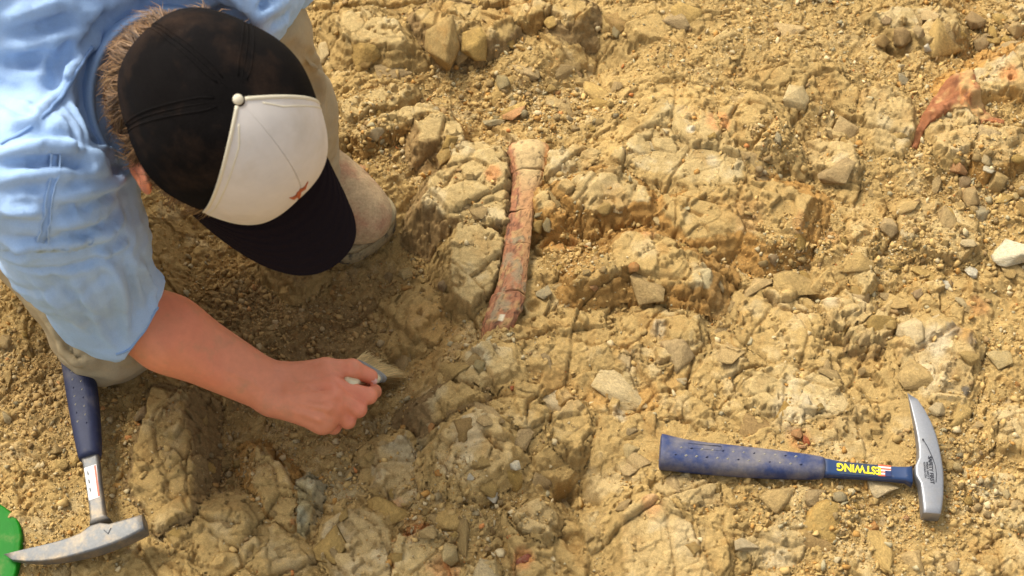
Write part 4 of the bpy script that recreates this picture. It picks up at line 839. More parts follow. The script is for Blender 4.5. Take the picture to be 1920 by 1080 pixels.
# ------------------------------------------------------------------ solid modelling on a voxel field, skinned with surface nets
class Field:
    def __init__(s, lo, hi, vox):
        s.v = vox; s.lo = np.array(lo, float); s.n = np.ceil((np.array(hi)-s.lo)/vox).astype(int)+1
        s.d = np.full(tuple(s.n), .1, np.float32)
    def box(s, lo, hi):
        a = np.clip(np.floor((np.array(lo)-s.lo)/s.v).astype(int), 0, s.n); b = np.clip(np.ceil((np.array(hi)-s.lo)/s.v).astype(int)+1, 0, s.n)
        if (b <= a).any(): return None
        g = [s.lo[i]+s.v*np.arange(a[i], b[i]) for i in range(3)]
        return (slice(a[0], b[0]), slice(a[1], b[1]), slice(a[2], b[2])), np.meshgrid(*g, indexing='ij')
    def put(s, r, d, k, op='add'):
        o = s.d[r]; d = d.astype(np.float32)
        if op == 'add': h = np.clip(.5+.5*(o-d)/k, 0, 1); s.d[r] = o*(1-h)+d*h-k*h*(1-h)
        elif op == 'sub': h = np.clip(.5-.5*(o+d)/k, 0, 1); s.d[r] = o*(1-h)-d*h+k*h*(1-h)
        else: s.d[r] = np.maximum(o, d)
    def cap(s, a, b, ra, rb, k=.01, op='add', sq=None):
        """Round cone; sq = (axis vector, factor): squashed along that axis."""
        a, b = np.array(a, float), np.array(b, float); R = max(ra, rb)*(1.0 if not sq else max(1, 1/sq[1] if sq[1] < 1 else 1))+k+.02
        bx = s.box(np.minimum(a, b)-R, np.maximum(a, b)+R)
        if bx is None: return
        r, (X, Y, Z) = bx; e = b-a; L2 = max(e@e, 1e-9); px, py, pz = X-a[0], Y-a[1], Z-a[2]
        t = np.clip((px*e[0]+py*e[1]+pz*e[2])/L2, 0, 1); px -= t*e[0]; py -= t*e[1]; pz -= t*e[2]
        if sq:
            ax = np.array(sq[0], float); ax /= np.linalg.norm(ax); q = px*ax[0]+py*ax[1]+pz*ax[2]; kq = 1/sq[1]-1; px += q*kq*ax[0]; py += q*kq*ax[1]; pz += q*kq*ax[2]
        s.put(r, np.sqrt(px*px+py*py+pz*pz)-(ra+(rb-ra)*t), k, op)
    def ell(s, c, axes, rad, k=.01, op='add'):
        c = np.array(c, float); R = max(rad)+k+.01; bx = s.box(c-R, c+R)
        if bx is None: return
        r, (X, Y, Z) = bx; p = [X-c[0], Y-c[1], Z-c[2]]; q = 0; q2 = 0
        for ax, ra in zip(axes, rad):
            w_ = p[0]*ax[0]+p[1]*ax[1]+p[2]*ax[2]; q = q+(w_/ra)**2; q2 = q2+(w_/ra**2)**2
        k0 = np.sqrt(q); d = k0*(k0-1)/np.maximum(np.sqrt(q2), 1e-6); d = np.where(k0 < .05, -min(rad), d); s.put(r, d, k, op)
    def cut(s, p, n, near=None, rad=.1):
        """Keep only what lies behind the plane (p, n), within rad of near."""
        near = np.array(p if near is None else near, float); bx = s.box(near-rad, near+rad)
        r, (X, Y, Z) = bx; n = np.array(n, float)/np.linalg.norm(n); s.d[r] = np.maximum(s.d[r], ((X-p[0])*n[0]+(Y-p[1])*n[1]+(Z-p[2])*n[2]).astype(np.float32))
    def mesh(s):
        d = s.d; ins = d < 0; c = np.zeros(tuple(np.array(d.shape)-1), np.int8)
        offs = [(i, j, k) for i in (0, 1) for j in (0, 1) for k in (0, 1)]
        def sh(A, o): return A[o[0]:A.shape[0]-1+o[0], o[1]:A.shape[1]-1+o[1], o[2]:A.shape[2]-1+o[2]]
        for o in offs: c += sh(ins, o)
        act = (c > 0) & (c < 8); I = np.argwhere(act); idx = np.full(act.shape, -1, np.int64); idx[act] = np.arange(len(I))
        acc = np.zeros((len(I), 3)); cnt = np.zeros(len(I))
        for a in offs:
            for ax in range(3):
                if a[ax]: continue
                b = list(a); b[ax] = 1; va = d[I[:, 0]+a[0], I[:, 1]+a[1], I[:, 2]+a[2]]; vb = d[I[:, 0]+b[0], I[:, 1]+b[1], I[:, 2]+b[2]]
                m = (va < 0) != (vb < 0); t = np.where(m, va/np.where(m, va-vb, 1), 0); p = np.tile(np.array(a, float), (len(I), 1)); p[:, ax] += t
                acc[m] += p[m]; cnt[m] += 1
        V = s.lo+s.v*(I+acc/np.maximum(cnt, 1)[:, None]); Fs = []
        for ax in range(3):
            u, w_ = [(1, 2), (2, 0), (0, 1)][ax]; a0 = [slice(None)]*3; a1 = [slice(None)]*3; a0[ax] = slice(0, -1); a1[ax] = slice(1, None)
            A, B = ins[tuple(a0)], ins[tuple(a1)]; E = np.argwhere(A != B); E = E[(E[:, u] > 0) & (E[:, w_] > 0) & (E[:, u] < ins.shape[u]-1) & (E[:, w_] < ins.shape[w_]-1)]
            fl = A[E[:, 0], E[:, 1], E[:, 2]]; q = []
            for (du, dw) in ((-1, -1), (0, -1), (0, 0), (-1, 0)):
                e = E.copy(); e[:, u] += du; e[:, w_] += dw; q.append(idx[e[:, 0], e[:, 1], e[:, 2]])
            q = np.stack(q, 1); q = q[(q >= 0).all(1)] if (q < 0).any() else q
            if len(q) == len(fl): q[~fl] = q[~fl][:, ::-1]
            Fs.append(q)
        return V, np.concatenate(Fs)
def relax(V, Fq, it=2, w_=.5):
    e = np.concatenate([Fq[:, [0, 1]], Fq[:, [1, 2]], Fq[:, [2, 3]], Fq[:, [3, 0]]]); e = np.concatenate([e, e[:, ::-1]])
    for _ in range(it):
        deg = np.bincount(e[:, 0], minlength=len(V)); s = np.stack([np.bincount(e[:, 0], V[e[:, 1], i], len(V)) for i in range(3)], 1)/np.maximum(deg, 1)[:, None]; V = V*(1-w_)+s*w_
    return V
def normals(V, Fq):
    n = np.cross(V[Fq[:, 2]]-V[Fq[:, 0]], V[Fq[:, 3]]-V[Fq[:, 1]]); N = np.zeros_like(V)
    for k in range(4):
        for i in range(3): N[:, i] += np.bincount(Fq[:, k], n[:, i], len(V))
    return N/np.maximum(np.linalg.norm(N, axis=1), 1e-12)[:, None]
def trace(V, N, pts):
    """The 3-D course of a fold: each photo point is taken to the nearest point of the cloth that faces the viewer there."""
    q = Q(V); vd = C_-V; fr = (N*vd).sum(1) > 0; dist = np.linalg.norm(vd, axis=1); out = []
    for (a, b) in pts:
        d = np.hypot(q[:, 0]-a, q[:, 1]-b)+np.where(fr, 0, 1e4); k = np.argsort(d)[:12]; out.append(V[k[np.argmin(dist[k]+d[k]*.002)]])
    return np.array(out)
def poly3_dist(V, L):
    """Distance to a 3-D polyline and the place along it, 0..1."""
    d = np.full(len(V), 9.); tt = np.zeros(len(V)); seg = np.linalg.norm(np.diff(L, axis=0), axis=1); cum = np.r_[0, np.cumsum(seg)]
    for i in range(len(L)-1):
        e = L[i+1]-L[i]; t = np.clip(((V-L[i])@e)/max(e@e, 1e-12), 0, 1); dd = np.linalg.norm(V-L[i]-t[:, None]*e, axis=1); m = dd < d; d[m] = dd[m]; tt[m] = (cum[i]+t[m]*seg[i])/max(cum[-1], 1e-9)
    return d, tt
def fold(V, N, pts, width, depth, skew=0):
    """Displace along normals: depth > 0 ridge, < 0 valley; fades at the ends; a softer lip beside it."""
    L = trace(V, N, pts); d, t = poly3_dist(V, L); env = np.clip(np.minimum(t, 1-t)*5+.15, 0, 1)
    h = depth*env*(np.exp(-(d/width)**2)-.35*np.exp(-((d-2.0*width)/(.9*width))**2)); return V+N*h[:, None]
# ------------------------------------------------------------------ the person
HM = np.array([[.664, .684, .302], [-.494, .704, -.509], [-.561, .189, .806]]); HT0 = np.array([-.2819, -.0962, .4194])
def hp(x, y, z): return HM@np.array([x, y, z])+HT0           # head frame: forward, left, up
fwd, lft, upv = HM.T
person = empty('person', (-.50, .02, -.04)); PL = Vector(person.location)
SKIN = mat('skin', attr=True, rough=.48, spec=.4, noise=[(90, .94, 1.05)], bumps=[(1600, .0003, .7), (300, .0006, .6)], sss=.08, mix2=((.36, .22, .10), 38, .54, .74, .4))
SHR, SHL = P(80, 322, .415), P(425, -15, .44)
ELB, WR = P(196, 562, .155), P(507, 727, .036)
C7 = hp(-.105, 0, -.145)
f = Field([-.62, -.30, -.11], [-.08, .34, .60], .0020)
# head
f.ell(hp(-.008, 0, .02), (fwd, lft, upv), (.092, .074, .095), .02)
f.ell(hp(.030, 0, -.055), (fwd, lft, upv), (.062, .057, .075), .03)
f.cap(hp(.052, 0, -.105), hp(.066, 0, -.115), .026, .022, .03)
for s_ in (-1, 1):
    f.cap(hp(-.005, s_*.058, -.075), hp(.05, s_*.026, -.112), .016, .016, .025)
    f.ell(hp(.066, s_*.035, -.045), (fwd, lft, upv), (.018, .020, .018), .018)          # cheek
    f.ell(hp(.088, s_*.031, -.018), (fwd, lft, upv), (.010, .014, .009), .006, 'sub')    # eye socket
    f.ell(hp(.079, s_*.031, -.018), (fwd, lft, upv), (.011, .012, .010), .004)           # eyeball
    # ear: shell with a hollow and a lobe
    ex = (fwd*.9-upv*.25); ey = lft*s_+fwd*-.45; ey /= np.linalg.norm(ey); ex = ex-ey*(ex@ey); ex /= np.linalg.norm(ex); ez = np.cross(ex, ey)
    ec = hp(-.014, s_*.087, -.030); f.ell(ec, (ex, ey, ez), (.021, .0070, .033), .004); f.ell(ec+ey*.006+ex*.003, (ex, ey, ez), (.010, .006, .019), .004, 'sub'); f.ell(ec-ez*(.026 if ez@upv > 0 else -.026), (ex, ey, ez), (.009, .006, .010), .005)
f.cap(hp(.086, 0, -.012), hp(.112, 0, -.052), .008, .0125, .012); f.ell(hp(.104, .011, -.056), (fwd, lft, upv), (.010, .008, .008), .006); f.ell(hp(.104, -.011, -.056), (fwd, lft, upv), (.010, .008, .008), .006)
f.cap(hp(.088, -.020, -.080), hp(.088, .020, -.080), .007, .007, .008); f.cap(hp(.086, -.017, -.090), hp(.086, .017, -.090), .0065, .0065, .007); f.cap(hp(.098, -.022, -.0845), hp(.098, .022, -.0845), .0018, .0018, .003, 'sub')
# neck and shoulders under the shirt
f.cap(hp(-.035, 0, -.07), C7-np.array([0, 0, .025]), .052, .060, .03); TH = C7+(-.75*fwd+.1*upv)*.05+np.array([0, 0, -.11])
f.cap(C7-np.array([0, 0, .03]), TH, .054, .07, .03); f.cap(TH, SHR-np.array([0, 0, .075]), .045, .034, .03); f.cap(TH, SHL-np.array([0, 0, .075]), .045, .034, .03)
# right arm
FMID = (ELB*.62+WR*.38)
f.cap(SHR-np.array([0, 0, .075]), ELB, .036, .038, .02); f.cap(ELB, FMID, .039, .0395, .02); f.cap(FMID, WR, .0385, .0215, .02)
wx_ = P(520, 770, .036)-P(500, 690, .036); wx_ /= np.linalg.norm(wx_)
f.cap(WR+wx_*.011, FMID+wx_*.006, .0205, .034, .015); f.cap(WR-wx_*.010, FMID-wx_*.004, .0205, .034, .015)
def hand(f, W, side, mcp, pip, dip, tip, thumb, rad=(.0094, .0096, .0091, .0082)):
    """Palm, four separate fingers bent at their knuckles and a thumb from the side of the palm."""
    W = np.array(W)
    for i, m in enumerate(mcp):
        m = np.array(m); st = W+(side*(-.013+.0095*i)); up = np.array([0, 0, -.006])
        f.cap(st, m+up*1.2, .0185, .0135, .012); 
    f.cap(np.array(mcp[0])-[0, 0, .008], np.array(mcp[3])-[0, 0, .008], .0125, .0115, .012)
    for i in range(4):
        a, b, c, e = [np.array(q[i]) for q in (mcp, pip, dip, tip)]; r = rad[i]
        f.ell(a, np.eye(3), (r*1.16,)*3, .005); f.cap(a, b, r*1.05, r*.97, .0028); f.ell(b, np.eye(3), (r*1.08,)*3, .002); f.cap(b, c, r*.95, r*.88, .0018); f.cap(c, e, r*.88, r*.76, .0025)
    t0, t1, t2, t3 = [np.array(q) for q in thumb]
    f.cap(t0, t1, .0175, .0130, .012); f.cap(t1, t2, .0122, .0112, .006); f.ell(t2, np.eye(3), (.0117,)*3, .003); f.cap(t2, t3, .0112, .0088, .003)
TH_ = [P(545,708,.032), P(610,692,.045), P(660,692,.045), P(695,706,.030)]
hand(f, WR, wx_, [P(622,722,.047), P(628,742,.053), P(620,764,.047), P(604,784,.037)], [P(692,742,.037), P(672,767,.033), P(652,789,.022), P(626,801,.010)],
     [P(702,734,.014), P(660,766,.008), P(640,785,.000), P(616,797,-.008)], [P(686,722,.008), P(638,758,.004), P(622,775,-.003), P(604,788,-.010)], TH_)
# tendons over the knuckles
for a, b in ((P(540,728,.055), P(620,722,.058)), (P(540,738,.056), P(624,743,.063)), (P(538,750,.053), P(616,765,.057)), (P(534,760,.046), P(600,784,.047))): f.cap(a, b, .0036, .0040, .007)
# left arm, folded down inside the left knee
LE, LW = np.array([-.265, .180, .37]), np.array([-.41, .12, .27])
f.cap(SHL-np.array([0, 0, .075]), LE-np.array([0,0,.01]), .034, .034, .02); f.cap(LE, (LE+LW)/2, .037, .035, .02); f.cap((LE+LW)/2, LW, .034, .022, .02)
hd_ = (LW-LE)/np.linalg.norm(LW-LE); hs = np.cross(hd_, [0, 0, 1]); hs /= np.linalg.norm(hs); hn = np.cross(hs, hd_)
def lh(a, b, c): return LW+hd_*a+hs*b+hn*c
hand(f, LW, hs, [lh(.078, .028-.019*i, -.003*i) for i in range(4)], [lh(.115-.003*abs(i-1), .031-.021*i, -.012) for i in range(4)], [lh(.130-.004*abs(i-1), .030-.020*i, -.032) for i in range(4)], [lh(.135-.004*abs(i-1), .028-.019*i, -.050) for i in range(4)],
     [lh(.02, .026, 0), lh(.045, .048, -.008), lh(.068, .058, -.018), lh(.088, .060, -.028)])
V, Fq = f.mesh(); V = relax(V, Fq, 2, .5); N = normals(V, Fq)
for pts, wd, dp in (([(520,742),(560,746),(610,744)], .004, .0006), ([(505,716),(500,735),(492,752)], .0022, -.0006), ([(655,684),(658,700)], .0012, -.0006), ([(660,684),(662,699)], .0012, -.0008), ([(686,738),(694,750)], .0011, -.0008), ([(668,762),(676,776)], .0011, -.0008), ([(540,712),(575,722),(605,742)], .0022, .0009), ([(420,690),(470,715),(520,748)], .0030, .0008), ([(598,728),(640,738)], .0016, -.0007), ([(600,752),(640,758)], .0016, -.0008), ([(596,772),(630,782)], .0016, -.0008), ([(648,752),(655,770)], .002, .0005), ([(560,720),(600,735)], .006, .0006)):
    V = fold(V, N, pts, wd, dp)
hq = Q(V); n1 = fbm(V[:, 0]*22, V[:, 1]*22, V[:, 2]*22, s=3, o=3); n2 = fbm(V[:, 0]*120, V[:, 1]*120, V[:, 2]*120, s=6, o=3)
SK = np.array([.67, .240, .118]); c = SK*(1+.07*n2)[:, None]; c = c+(np.array([.69, .185, .09])-c)*(.35*sstep(-.1, .5, n1))[:, None]
for kp in (P(622,722,.05), P(628,742,.055), P(692,742,.037), P(672,767,.033), P(652,789,.022), P(660,692,.045), P(695,706,.03), hp(-.012, -.09, -.03), hp(.05, -.04, -.06)):
    c = c+(np.array([.72, .22, .12])-c)*(.4*np.exp(-((V-kp)**2).sum(1)/(2*.011**2)))[:, None]
hl = (V-HT0)@HM; sc_ = sstep(.025, -.005, hl[:, 0]-.0*hl[:, 2])*sstep(-.105, -.09, hl[:, 2]+.35*np.minimum(hl[:, 0]+.03, 0))*(np.linalg.norm(hl*[1, 1.2, 1], axis=1) < .125)*(np.abs(hl[:, 1]) < .079); c = c+(np.array([.13, .07, .028])-c)*sc_[:, None]
lip = np.exp(-((V-hp(.093, 0, -.085))**2/np.array([1, 1, 1])).sum(1)/(2*.011**2)); c = c+(np.array([.5, .14, .1])-c)*(.6*lip)[:, None]
body = mesh_np('body', V, Fq, SKIN, smooth=True, col=np.clip(c, .02, .9)); keep_world(body, person)
# thumb nail and eyes
M_NAIL = mat('nail', (.72, .42, .34), rough=.3, spec=.5)
td = TH_[3]-TH_[2]; td /= np.linalg.norm(td); tn = (C_-TH_[3]); tn -= td*(tn@td); tn /= np.linalg.norm(tn); tn = tn*.8+np.cross(td, tn)*.5; tn /= np.linalg.norm(tn); ts = np.cross(td, tn); nc = TH_[3]+tn*.0087+td*.001
nv = [nc+td*(.0062*math.cos(a))+ts*(.0050*math.sin(a))-tn*(.0018*math.sin(a)**2+.0006) for a in np.linspace(0, 2*math.pi, 17)[:-1]]; nv = nv+[nc+tn*.0003]; py_n = [(i, (i+1) % 16, 16) for i in range(16)]
keep_world(py_mesh('thumbnail', nv, py_n, M_NAIL, None, True), person)
M_EYE = mat('eye', (.75, .72, .68), rough=.2); M_IRIS = mat('iris', (.06, .04, .02), rough=.2)
for s_ in (-1, 1):
    vv, ff = ICO[3]; e_ = mesh_np('eye', vv*.0118+hp(.0805, s_*.031, -.018), ff, M_EYE, smooth=True); keep_world(e_, person)
    i_ = mesh_np('iris', vv*np.array([1, 1, 1])*.0056+hp(.0872, s_*.031, -.021), ff, M_IRIS, smooth=True); i_.parent = e_
# hair: short strands over the back and sides of the skull
M_HAIR = mat('brown_hair', attr=True, rough=.5, spec=.4)
hv, hf, hc = [], [], []; rg = np.random.default_rng(21)
for i in range(15000):
    th = rg.uniform(-2.45, 2.45)+math.pi; el = rg.uniform(-.78, .06)
    ca = abs((th-math.pi)/2.45); bk = max(0, 1-abs(th-math.pi)/1.3)
    if 1.35 < abs(th-math.pi) < 2.0 and el < -.15: continue
    if el < -.78+.75*ca: continue
    d0 = np.array([math.cos(th)*math.cos(el), math.sin(th)*math.cos(el), math.sin(el)]); r0 = np.array([.094, .077, .098])
    root = np.array([-.008, 0, .02])+d0*r0*np.array([.99, .98, .98]); ln = rg.uniform(.026, .044)*(1-.45*max(0, (-el-.3)))*(1+.25*bk)
    lock = math.floor(th*9+1.3*math.sin(el*7))*7.13+math.floor(el*5+.5*math.sin(th*9))*3.7; ls = [math.sin(lock*a_)*.5 for a_ in (12.9, 78.2, 37.7)]; fr_ = (th*9+1.3*math.sin(el*7))%1-.5; ln *= 1+.5*ls[0]; dr = d0*(rg.uniform(.15, .40)+.30*bk)+np.array([-.05, 0, -.9+.10*bk])+rg.normal(0, .07, 3)+np.array(ls)*.55; dr += np.array([-math.sin(th), math.cos(th), 0])*(-fr_*1.1); dr /= np.linalg.norm(dr)
    p0 = root; p1 = root+dr*ln*.5+d0*.003; d2 = dr+np.array([0, 0, -.8])-d0*.1+rg.normal(0, .08, 3)+np.array([-math.sin(th), math.cos(th), 0])*(-fr_*.9+ls[1]); p2 = p1+d2/np.linalg.norm(d2)*ln*.5; sd_ = np.cross(dr, d0); sd_ /= np.linalg.norm(sd_)+1e-9; w_ = rg.uniform(.0003, .0007); b = len(hv)
    hv += [hp(*(p0+sd_*w_)), hp(*(p0-sd_*w_)), hp(*(p1-sd_*w_*.8)), hp(*(p1+sd_*w_*.8)), hp(*(p2+sd_*w_*.2)), hp(*(p2-sd_*w_*.2)), hp(*(p0+d0*w_)), hp(*(p1+d0*w_)), hp(*(p2+d0*w_*.2))]
    hf += [(b, b+6, b+7, b+3), (b+6, b+1, b+2, b+7), (b+3, b+7, b+8, b+4), (b+7, b+2, b+5, b+8)]
    cc = np.array([.13, .068, .026])*rg.uniform(.45, 1.9); cc = cc if rg.uniform() < .88 else np.array([.27, .155, .065]); hc += [cc]*9
keep_world(mesh_np('hair', np.array(hv), np.array(hf), M_HAIR, smooth=True, col=np.array(hc)), person)
# ------------------------------------------------------------------ cap
M_CAPB = mat('black_cap_cloth', (.0055, .0045, .004), rough=.95, spec=.06, noise=[(900, .6, 1.6), (40, .85, 1.3)], bumps=[(1500, .0006, .9)], mix2=((.035, .020, .012), 14, .5, .7, .6))
M_BRIM = mat('dark_brim_cloth', (.010, .006, .0065), rough=.9, spec=.08, noise=[(700, .8, 1.3)], bumps=[(2200, .0003, .8)])
M_CAPW = mat('off_white_cap_front', (.60, .54, .47), rough=.85, spec=.2, noise=[(50, .95, 1.04)], bumps=[(1600, .0004, .7)], mix2=((.46, .38, .27), 16, .52, .75, .5))
M_CREAM = mat('cream_piping', (.60, .53, .38), rough=.8)
M_LOGO = mat('burnt_orange_thread', (.40, .10, .03), rough=.8, bumps=[(1500, .0004, .9)])
def crown(th, t, off=0):
    """th angle from the front (left positive), t 0 at the button .. 1 at the rim."""
    a, b, h = .1065+off, .0875+off, .127+off
    ph = t*math.pi/2; rr = np.sin(ph)**.90; zz = np.cos(ph)**.86
    seam = np.abs(((th/(math.pi/3)+.5) % 1)-.5)*(math.pi/3)      # distance to the nearest seam
    pan = 1-.020*np.cos(6*th)*rr-.010*np.exp(-(seam/.030)**2)*np.clip(t*5, 0, 1)
    rim = .022*(1-np.cos(th))/2
    back = .030*np.exp(-((np.abs(th)-math.pi)/.42)**2)*np.clip((t-.55)/.45, 0, 1)
    fr = 1+.03*np.clip(np.cos(th), 0, 1)*np.sin(ph*2)
    x = a*np.cos(th)*rr*pan*fr; y = b*np.sin(th)*rr*pan; z = h*zz*fr*(1-.0)+rim*t+back-.002*np.sin(ph*2)
    return np.stack([x, y, z], -1)@HM.T+HT0
def crown_patch(name, th0, th1, t0, t1, nu, nv_, m, off, parent, thick=.0016):
    th = np.linspace(th0, th1, nu); t = np.linspace(t0, t1, nv_); TH2, T2 = np.meshgrid(th, t); a = crown(TH2, T2, off).reshape(-1, 3); b = crown(TH2, T2, off-thick).reshape(-1, 3)
    idx = np.arange(nu*nv_).reshape(nv_, nu); q = np.stack([idx[:-1, :-1], idx[1:, :-1], idx[1:, 1:], idx[:-1, 1:]], -1).reshape(-1, 4); n_ = nu*nv_
    bd = [*idx[0, :], *idx[1:, -1], *idx[-1, ::-1][1:], *idx[::-1, 0][1:-1]]; side = np.array([(bd[i], bd[(i+1) % len(bd)], bd[(i+1) % len(bd)]+n_, bd[i]+n_) for i in range(len(bd))])
    o = mesh_np(name, np.concatenate([a, b]), np.concatenate([q, q[:, ::-1]+n_, side[:, ::-1]]), m, smooth=True)
    if parent: o.parent = parent; o.matrix_parent_inverse = parent.matrix_world.inverted()
    return o
cap = empty('cap', tuple(HT0)); cap.parent = person; cap.matrix_parent_inverse = Matrix.Translation(-PL)
bpy.context.view_layer.update()
pi3 = math.pi/3
for k in (1, 2, 3, 4): crown_patch('side_panel', k*pi3+.002, (k+1)*pi3-.002, .012, 1, 40, 60, M_CAPB, 0, cap)
for k in (-1, 0): crown_patch('front_panel', k*pi3+(.004 if k else .0015), (k+1)*pi3-(.004 if k == 0 else .0015), .03, .985, 40, 60, M_CAPW, .0012, cap)
def crown_tube(name, path, r, m, off=.0016, n=8):
    pts = np.array([crown(np.array(a), np.array(b), off) for a, b in path]); rings = []
    for i, p in enumerate(pts):
        d = pts[min(i+1, len(pts)-1)]-pts[max(i-1, 0)]; d /= np.linalg.norm(d); c_ = p-HT0; s = np.cross(d, c_); s /= np.linalg.norm(s); u2_ = np.cross(s, d); rings.append([p+(s*math.cos(a)*1.6+u2_*math.sin(a)*.7)*r for a in np.linspace(0, 2*math.pi, n+1)[:-1]])
    v, f_ = loft(rings); o = py_mesh(name, v, f_, m, None, True); o.parent = cap; o.matrix_parent_inverse = cap.matrix_world.inverted(); return o
for s_ in (-1, 1):
    crown_tube('piping', [(s_*(pi3-.012), t) for t in np.linspace(.03, .985, 40)], .0011, M_CREAM)
    crown_tube('stitch_line', [(s_*(pi3-.055/max(.25, t)), t) for t in np.linspace(.12, .975, 40)], .0005, M_CREAM, .0013)
crown_tube('front_hem', [(a, .985) for a in np.linspace(-pi3+.01, pi3-.01, 50)], .0009, M_CREAM, .0012)
for a in (2*pi3, 3*pi3, 4*pi3):
    for s_ in (-.035, .035): crown_tube('seam_stitch', [(a+s_/max(.2, t), t) for t in np.linspace(.12, .99, 30)], .00045, M_CAPB, .0002)
vv, ff = ICO[3]; b_ = vv*np.array([.0050, .0050, .0032])+np.array([0, 0, .1275]); bo = mesh_np('button', b_@HM.T+HT0, ff, M_CREAM, smooth=True); bo.parent = cap; bo.matrix_parent_inverse = cap.matrix_world.inverted()
# brim
nu, nr = 90, 46; A_ = 1.10; v1 = []
for s_ in (0, 1):
    for j in range(nr):
        r = j/(nr-1)
        for i in range(nu):
            a = -A_+2*A_*i/(nu-1); x0, y0 = .1035*math.cos(a), .0845*math.sin(a); q = abs(a)/A_
            L_ = .0745*(1-q**3.2)**.75+.0015; x = x0+L_*r*(.93+.07*math.cos(a)); y = y0*(1+.03*r*(1-q**4))*(1-.17*r*(a > 0)*min(1, a*1.5))-.004*r; z = .001-.006*r-.0085*(y/.08)**2*(1+.9*r)-.004*r*r
            z += .00045*math.cos((r-.08)*2*math.pi*7.5)*(1 if r > .12 else 0)-(.0026 if s_ else 0); 
            if j == nr-1: z -= .0 if s_ else .001
            v1.append(np.array([x, y, z])@HM.T+HT0)
idx = np.arange(nu*nr).reshape(nr, nu); q = np.stack([idx[:-1, :-1], idx[1:, :-1], idx[1:, 1:], idx[:-1, 1:]], -1).reshape(-1, 4); n_ = nu*nr
bd = [*idx[0, :], *idx[1:, -1], *idx[-1, ::-1][1:], *idx[::-1, 0][1:-1]]; side = np.array([(bd[i], bd[(i+1) % len(bd)], bd[(i+1) % len(bd)]+n_, bd[i]+n_) for i in range(len(bd))])
br = mesh_np('brim', np.array(v1), np.concatenate([q, q[:, ::-1]+n_, side[:, ::-1]]), M_BRIM, smooth=True); br.parent = cap; br.matrix_parent_inverse = cap.matrix_world.inverted()
# small embroidered steer-head emblem low on the front panels
EM = [(-1,.55),(-.62,.22),(-.30,.16),(-.22,.42),(0,.36),(.22,.42),(.30,.16),(.62,.22),(1,.55),(.62,-.22),(.34,-.26),(.20,-.2),(.17,-.35),(.12,-.85),(0,-1.0),(-.12,-.85),(-.17,-.35),(-.20,-.2),(-.34,-.26),(-.62,-.22)]
ev = []
for off in (.0024, .0009):
    for (a, b) in EM: ev.append(crown(np.array(-.045+a*.15), np.array(.735+b*-.085), off))
ne = len(EM); vs = ev; fs = [tuple(range(ne)), tuple(range(ne, 2*ne))[::-1]]+[(i, (i+1) % ne, ne+(i+1) % ne, ne+i) for i in range(ne)]
em = py_mesh('emblem', vs, fs, M_LOGO); tr_ = em.modifiers.new('t', 'TRIANGULATE'); em.parent = cap; em.matrix_parent_inverse = cap.matrix_world.inverted()

# ------------------------------------------------------------------ shirt
M_SHIRT = mat('light_blue_cotton', (.34, .485, .70), rough=.85, spec=.2, noise=[(900, .90, 1.08), (14, .93, 1.06)], bumps=[(2600, .0003, .7), (90, .0016, .6)], mix2=((.40, .38, .32), 7, .5, .72, .35))
M_SEAM = mat('blue_seam', (.24, .37, .60), rough=.85, bumps=[(1200, .0005, .9)])
HIPR, HIPL = np.array([-.69, .15, .33]), np.array([-.60, .33, .32]); HIPC = (HIPR+HIPL)/2
CH = (SHR+SHL)/2; sp = C7+np.array([0, 0, .0]); acr = (SHL-SHR)/np.linalg.norm(SHL-SHR)
f = Field([-.90, -.32, .06], [-.08, .48, .60], .0036)
MID = CH*.5+HIPC*.5+np.array([0, 0, .06])
up_ = np.array([0, 0, 1.])
f.ell(CH+np.array([-.065, .055, -.065]), (acr, np.cross(up_, acr), up_), (.165, .115, .085), .05)
f.cap(CH+acr*.05+np.array([-.09, .08, -.06]), MID+acr*.03, .100, .115, .05); f.cap(CH-acr*.05+np.array([-.09, .08, -.06]), MID-acr*.03, .100, .115, .05)
f.cap(MID, HIPC, .125, .135, .05); f.cap(MID+acr*.04, HIPC+acr*.05, .115, .12, .04); f.cap(MID-acr*.04, HIPC-acr*.05, .115, .12, .04)
f.cap(C7-np.array([.01, -.01, .03]), CH+np.array([-.07, .05, -.06]), .062, .08, .04)
# sleeves
f.cap(SHR+np.array([-.01, 0, -.01]), SHR*.5+ELB*.5, .072, .070, .035); f.cap(SHR*.5+ELB*.5, ELB+np.array([.005, -.0, 0]), .070, .058, .03)
HEMC = P(272, 628, .155); hdv = (WR-ELB)/np.linalg.norm(WR-ELB)
f.cap(ELB, ELB+hdv*.07, .058, .052, .02)
f.cap(SHL+np.array([-.01, 0, -.01]), LE, .070, .058, .04); ldv = hd_; f.cap(LE, LE+ldv*.05, .056, .052, .02)
HR_ = ELB+hdv*.046; f.cut(HR_, hdv+np.array([.0, .0, 0]), HR_+hdv*.045, .078); HL_ = LE+ldv*.035; f.cut(HL_, ldv, HL_+ldv*.045, .075)
f.cap(HR_-hdv*.03, HR_+hdv*.04, .044, .048, .004, 'sub'); f.cap(HL_-ldv*.03, HL_+ldv*.04, .044, .048, .004, 'sub')
# neck opening
f.ell(hp(-.045, 0, -.040), (fwd, lft, upv), (.108, .098, .080), .006, 'sub')
NB = C7+(upv*.3+fwd*.2)*.05; f.cap(hp(-.03, 0, -.06), C7-np.array([0, 0, .04]), .062, .066, .008, 'sub')
V, Fq = f.mesh(); V = relax(V, Fq, 2, .5); N = normals(V, Fq)
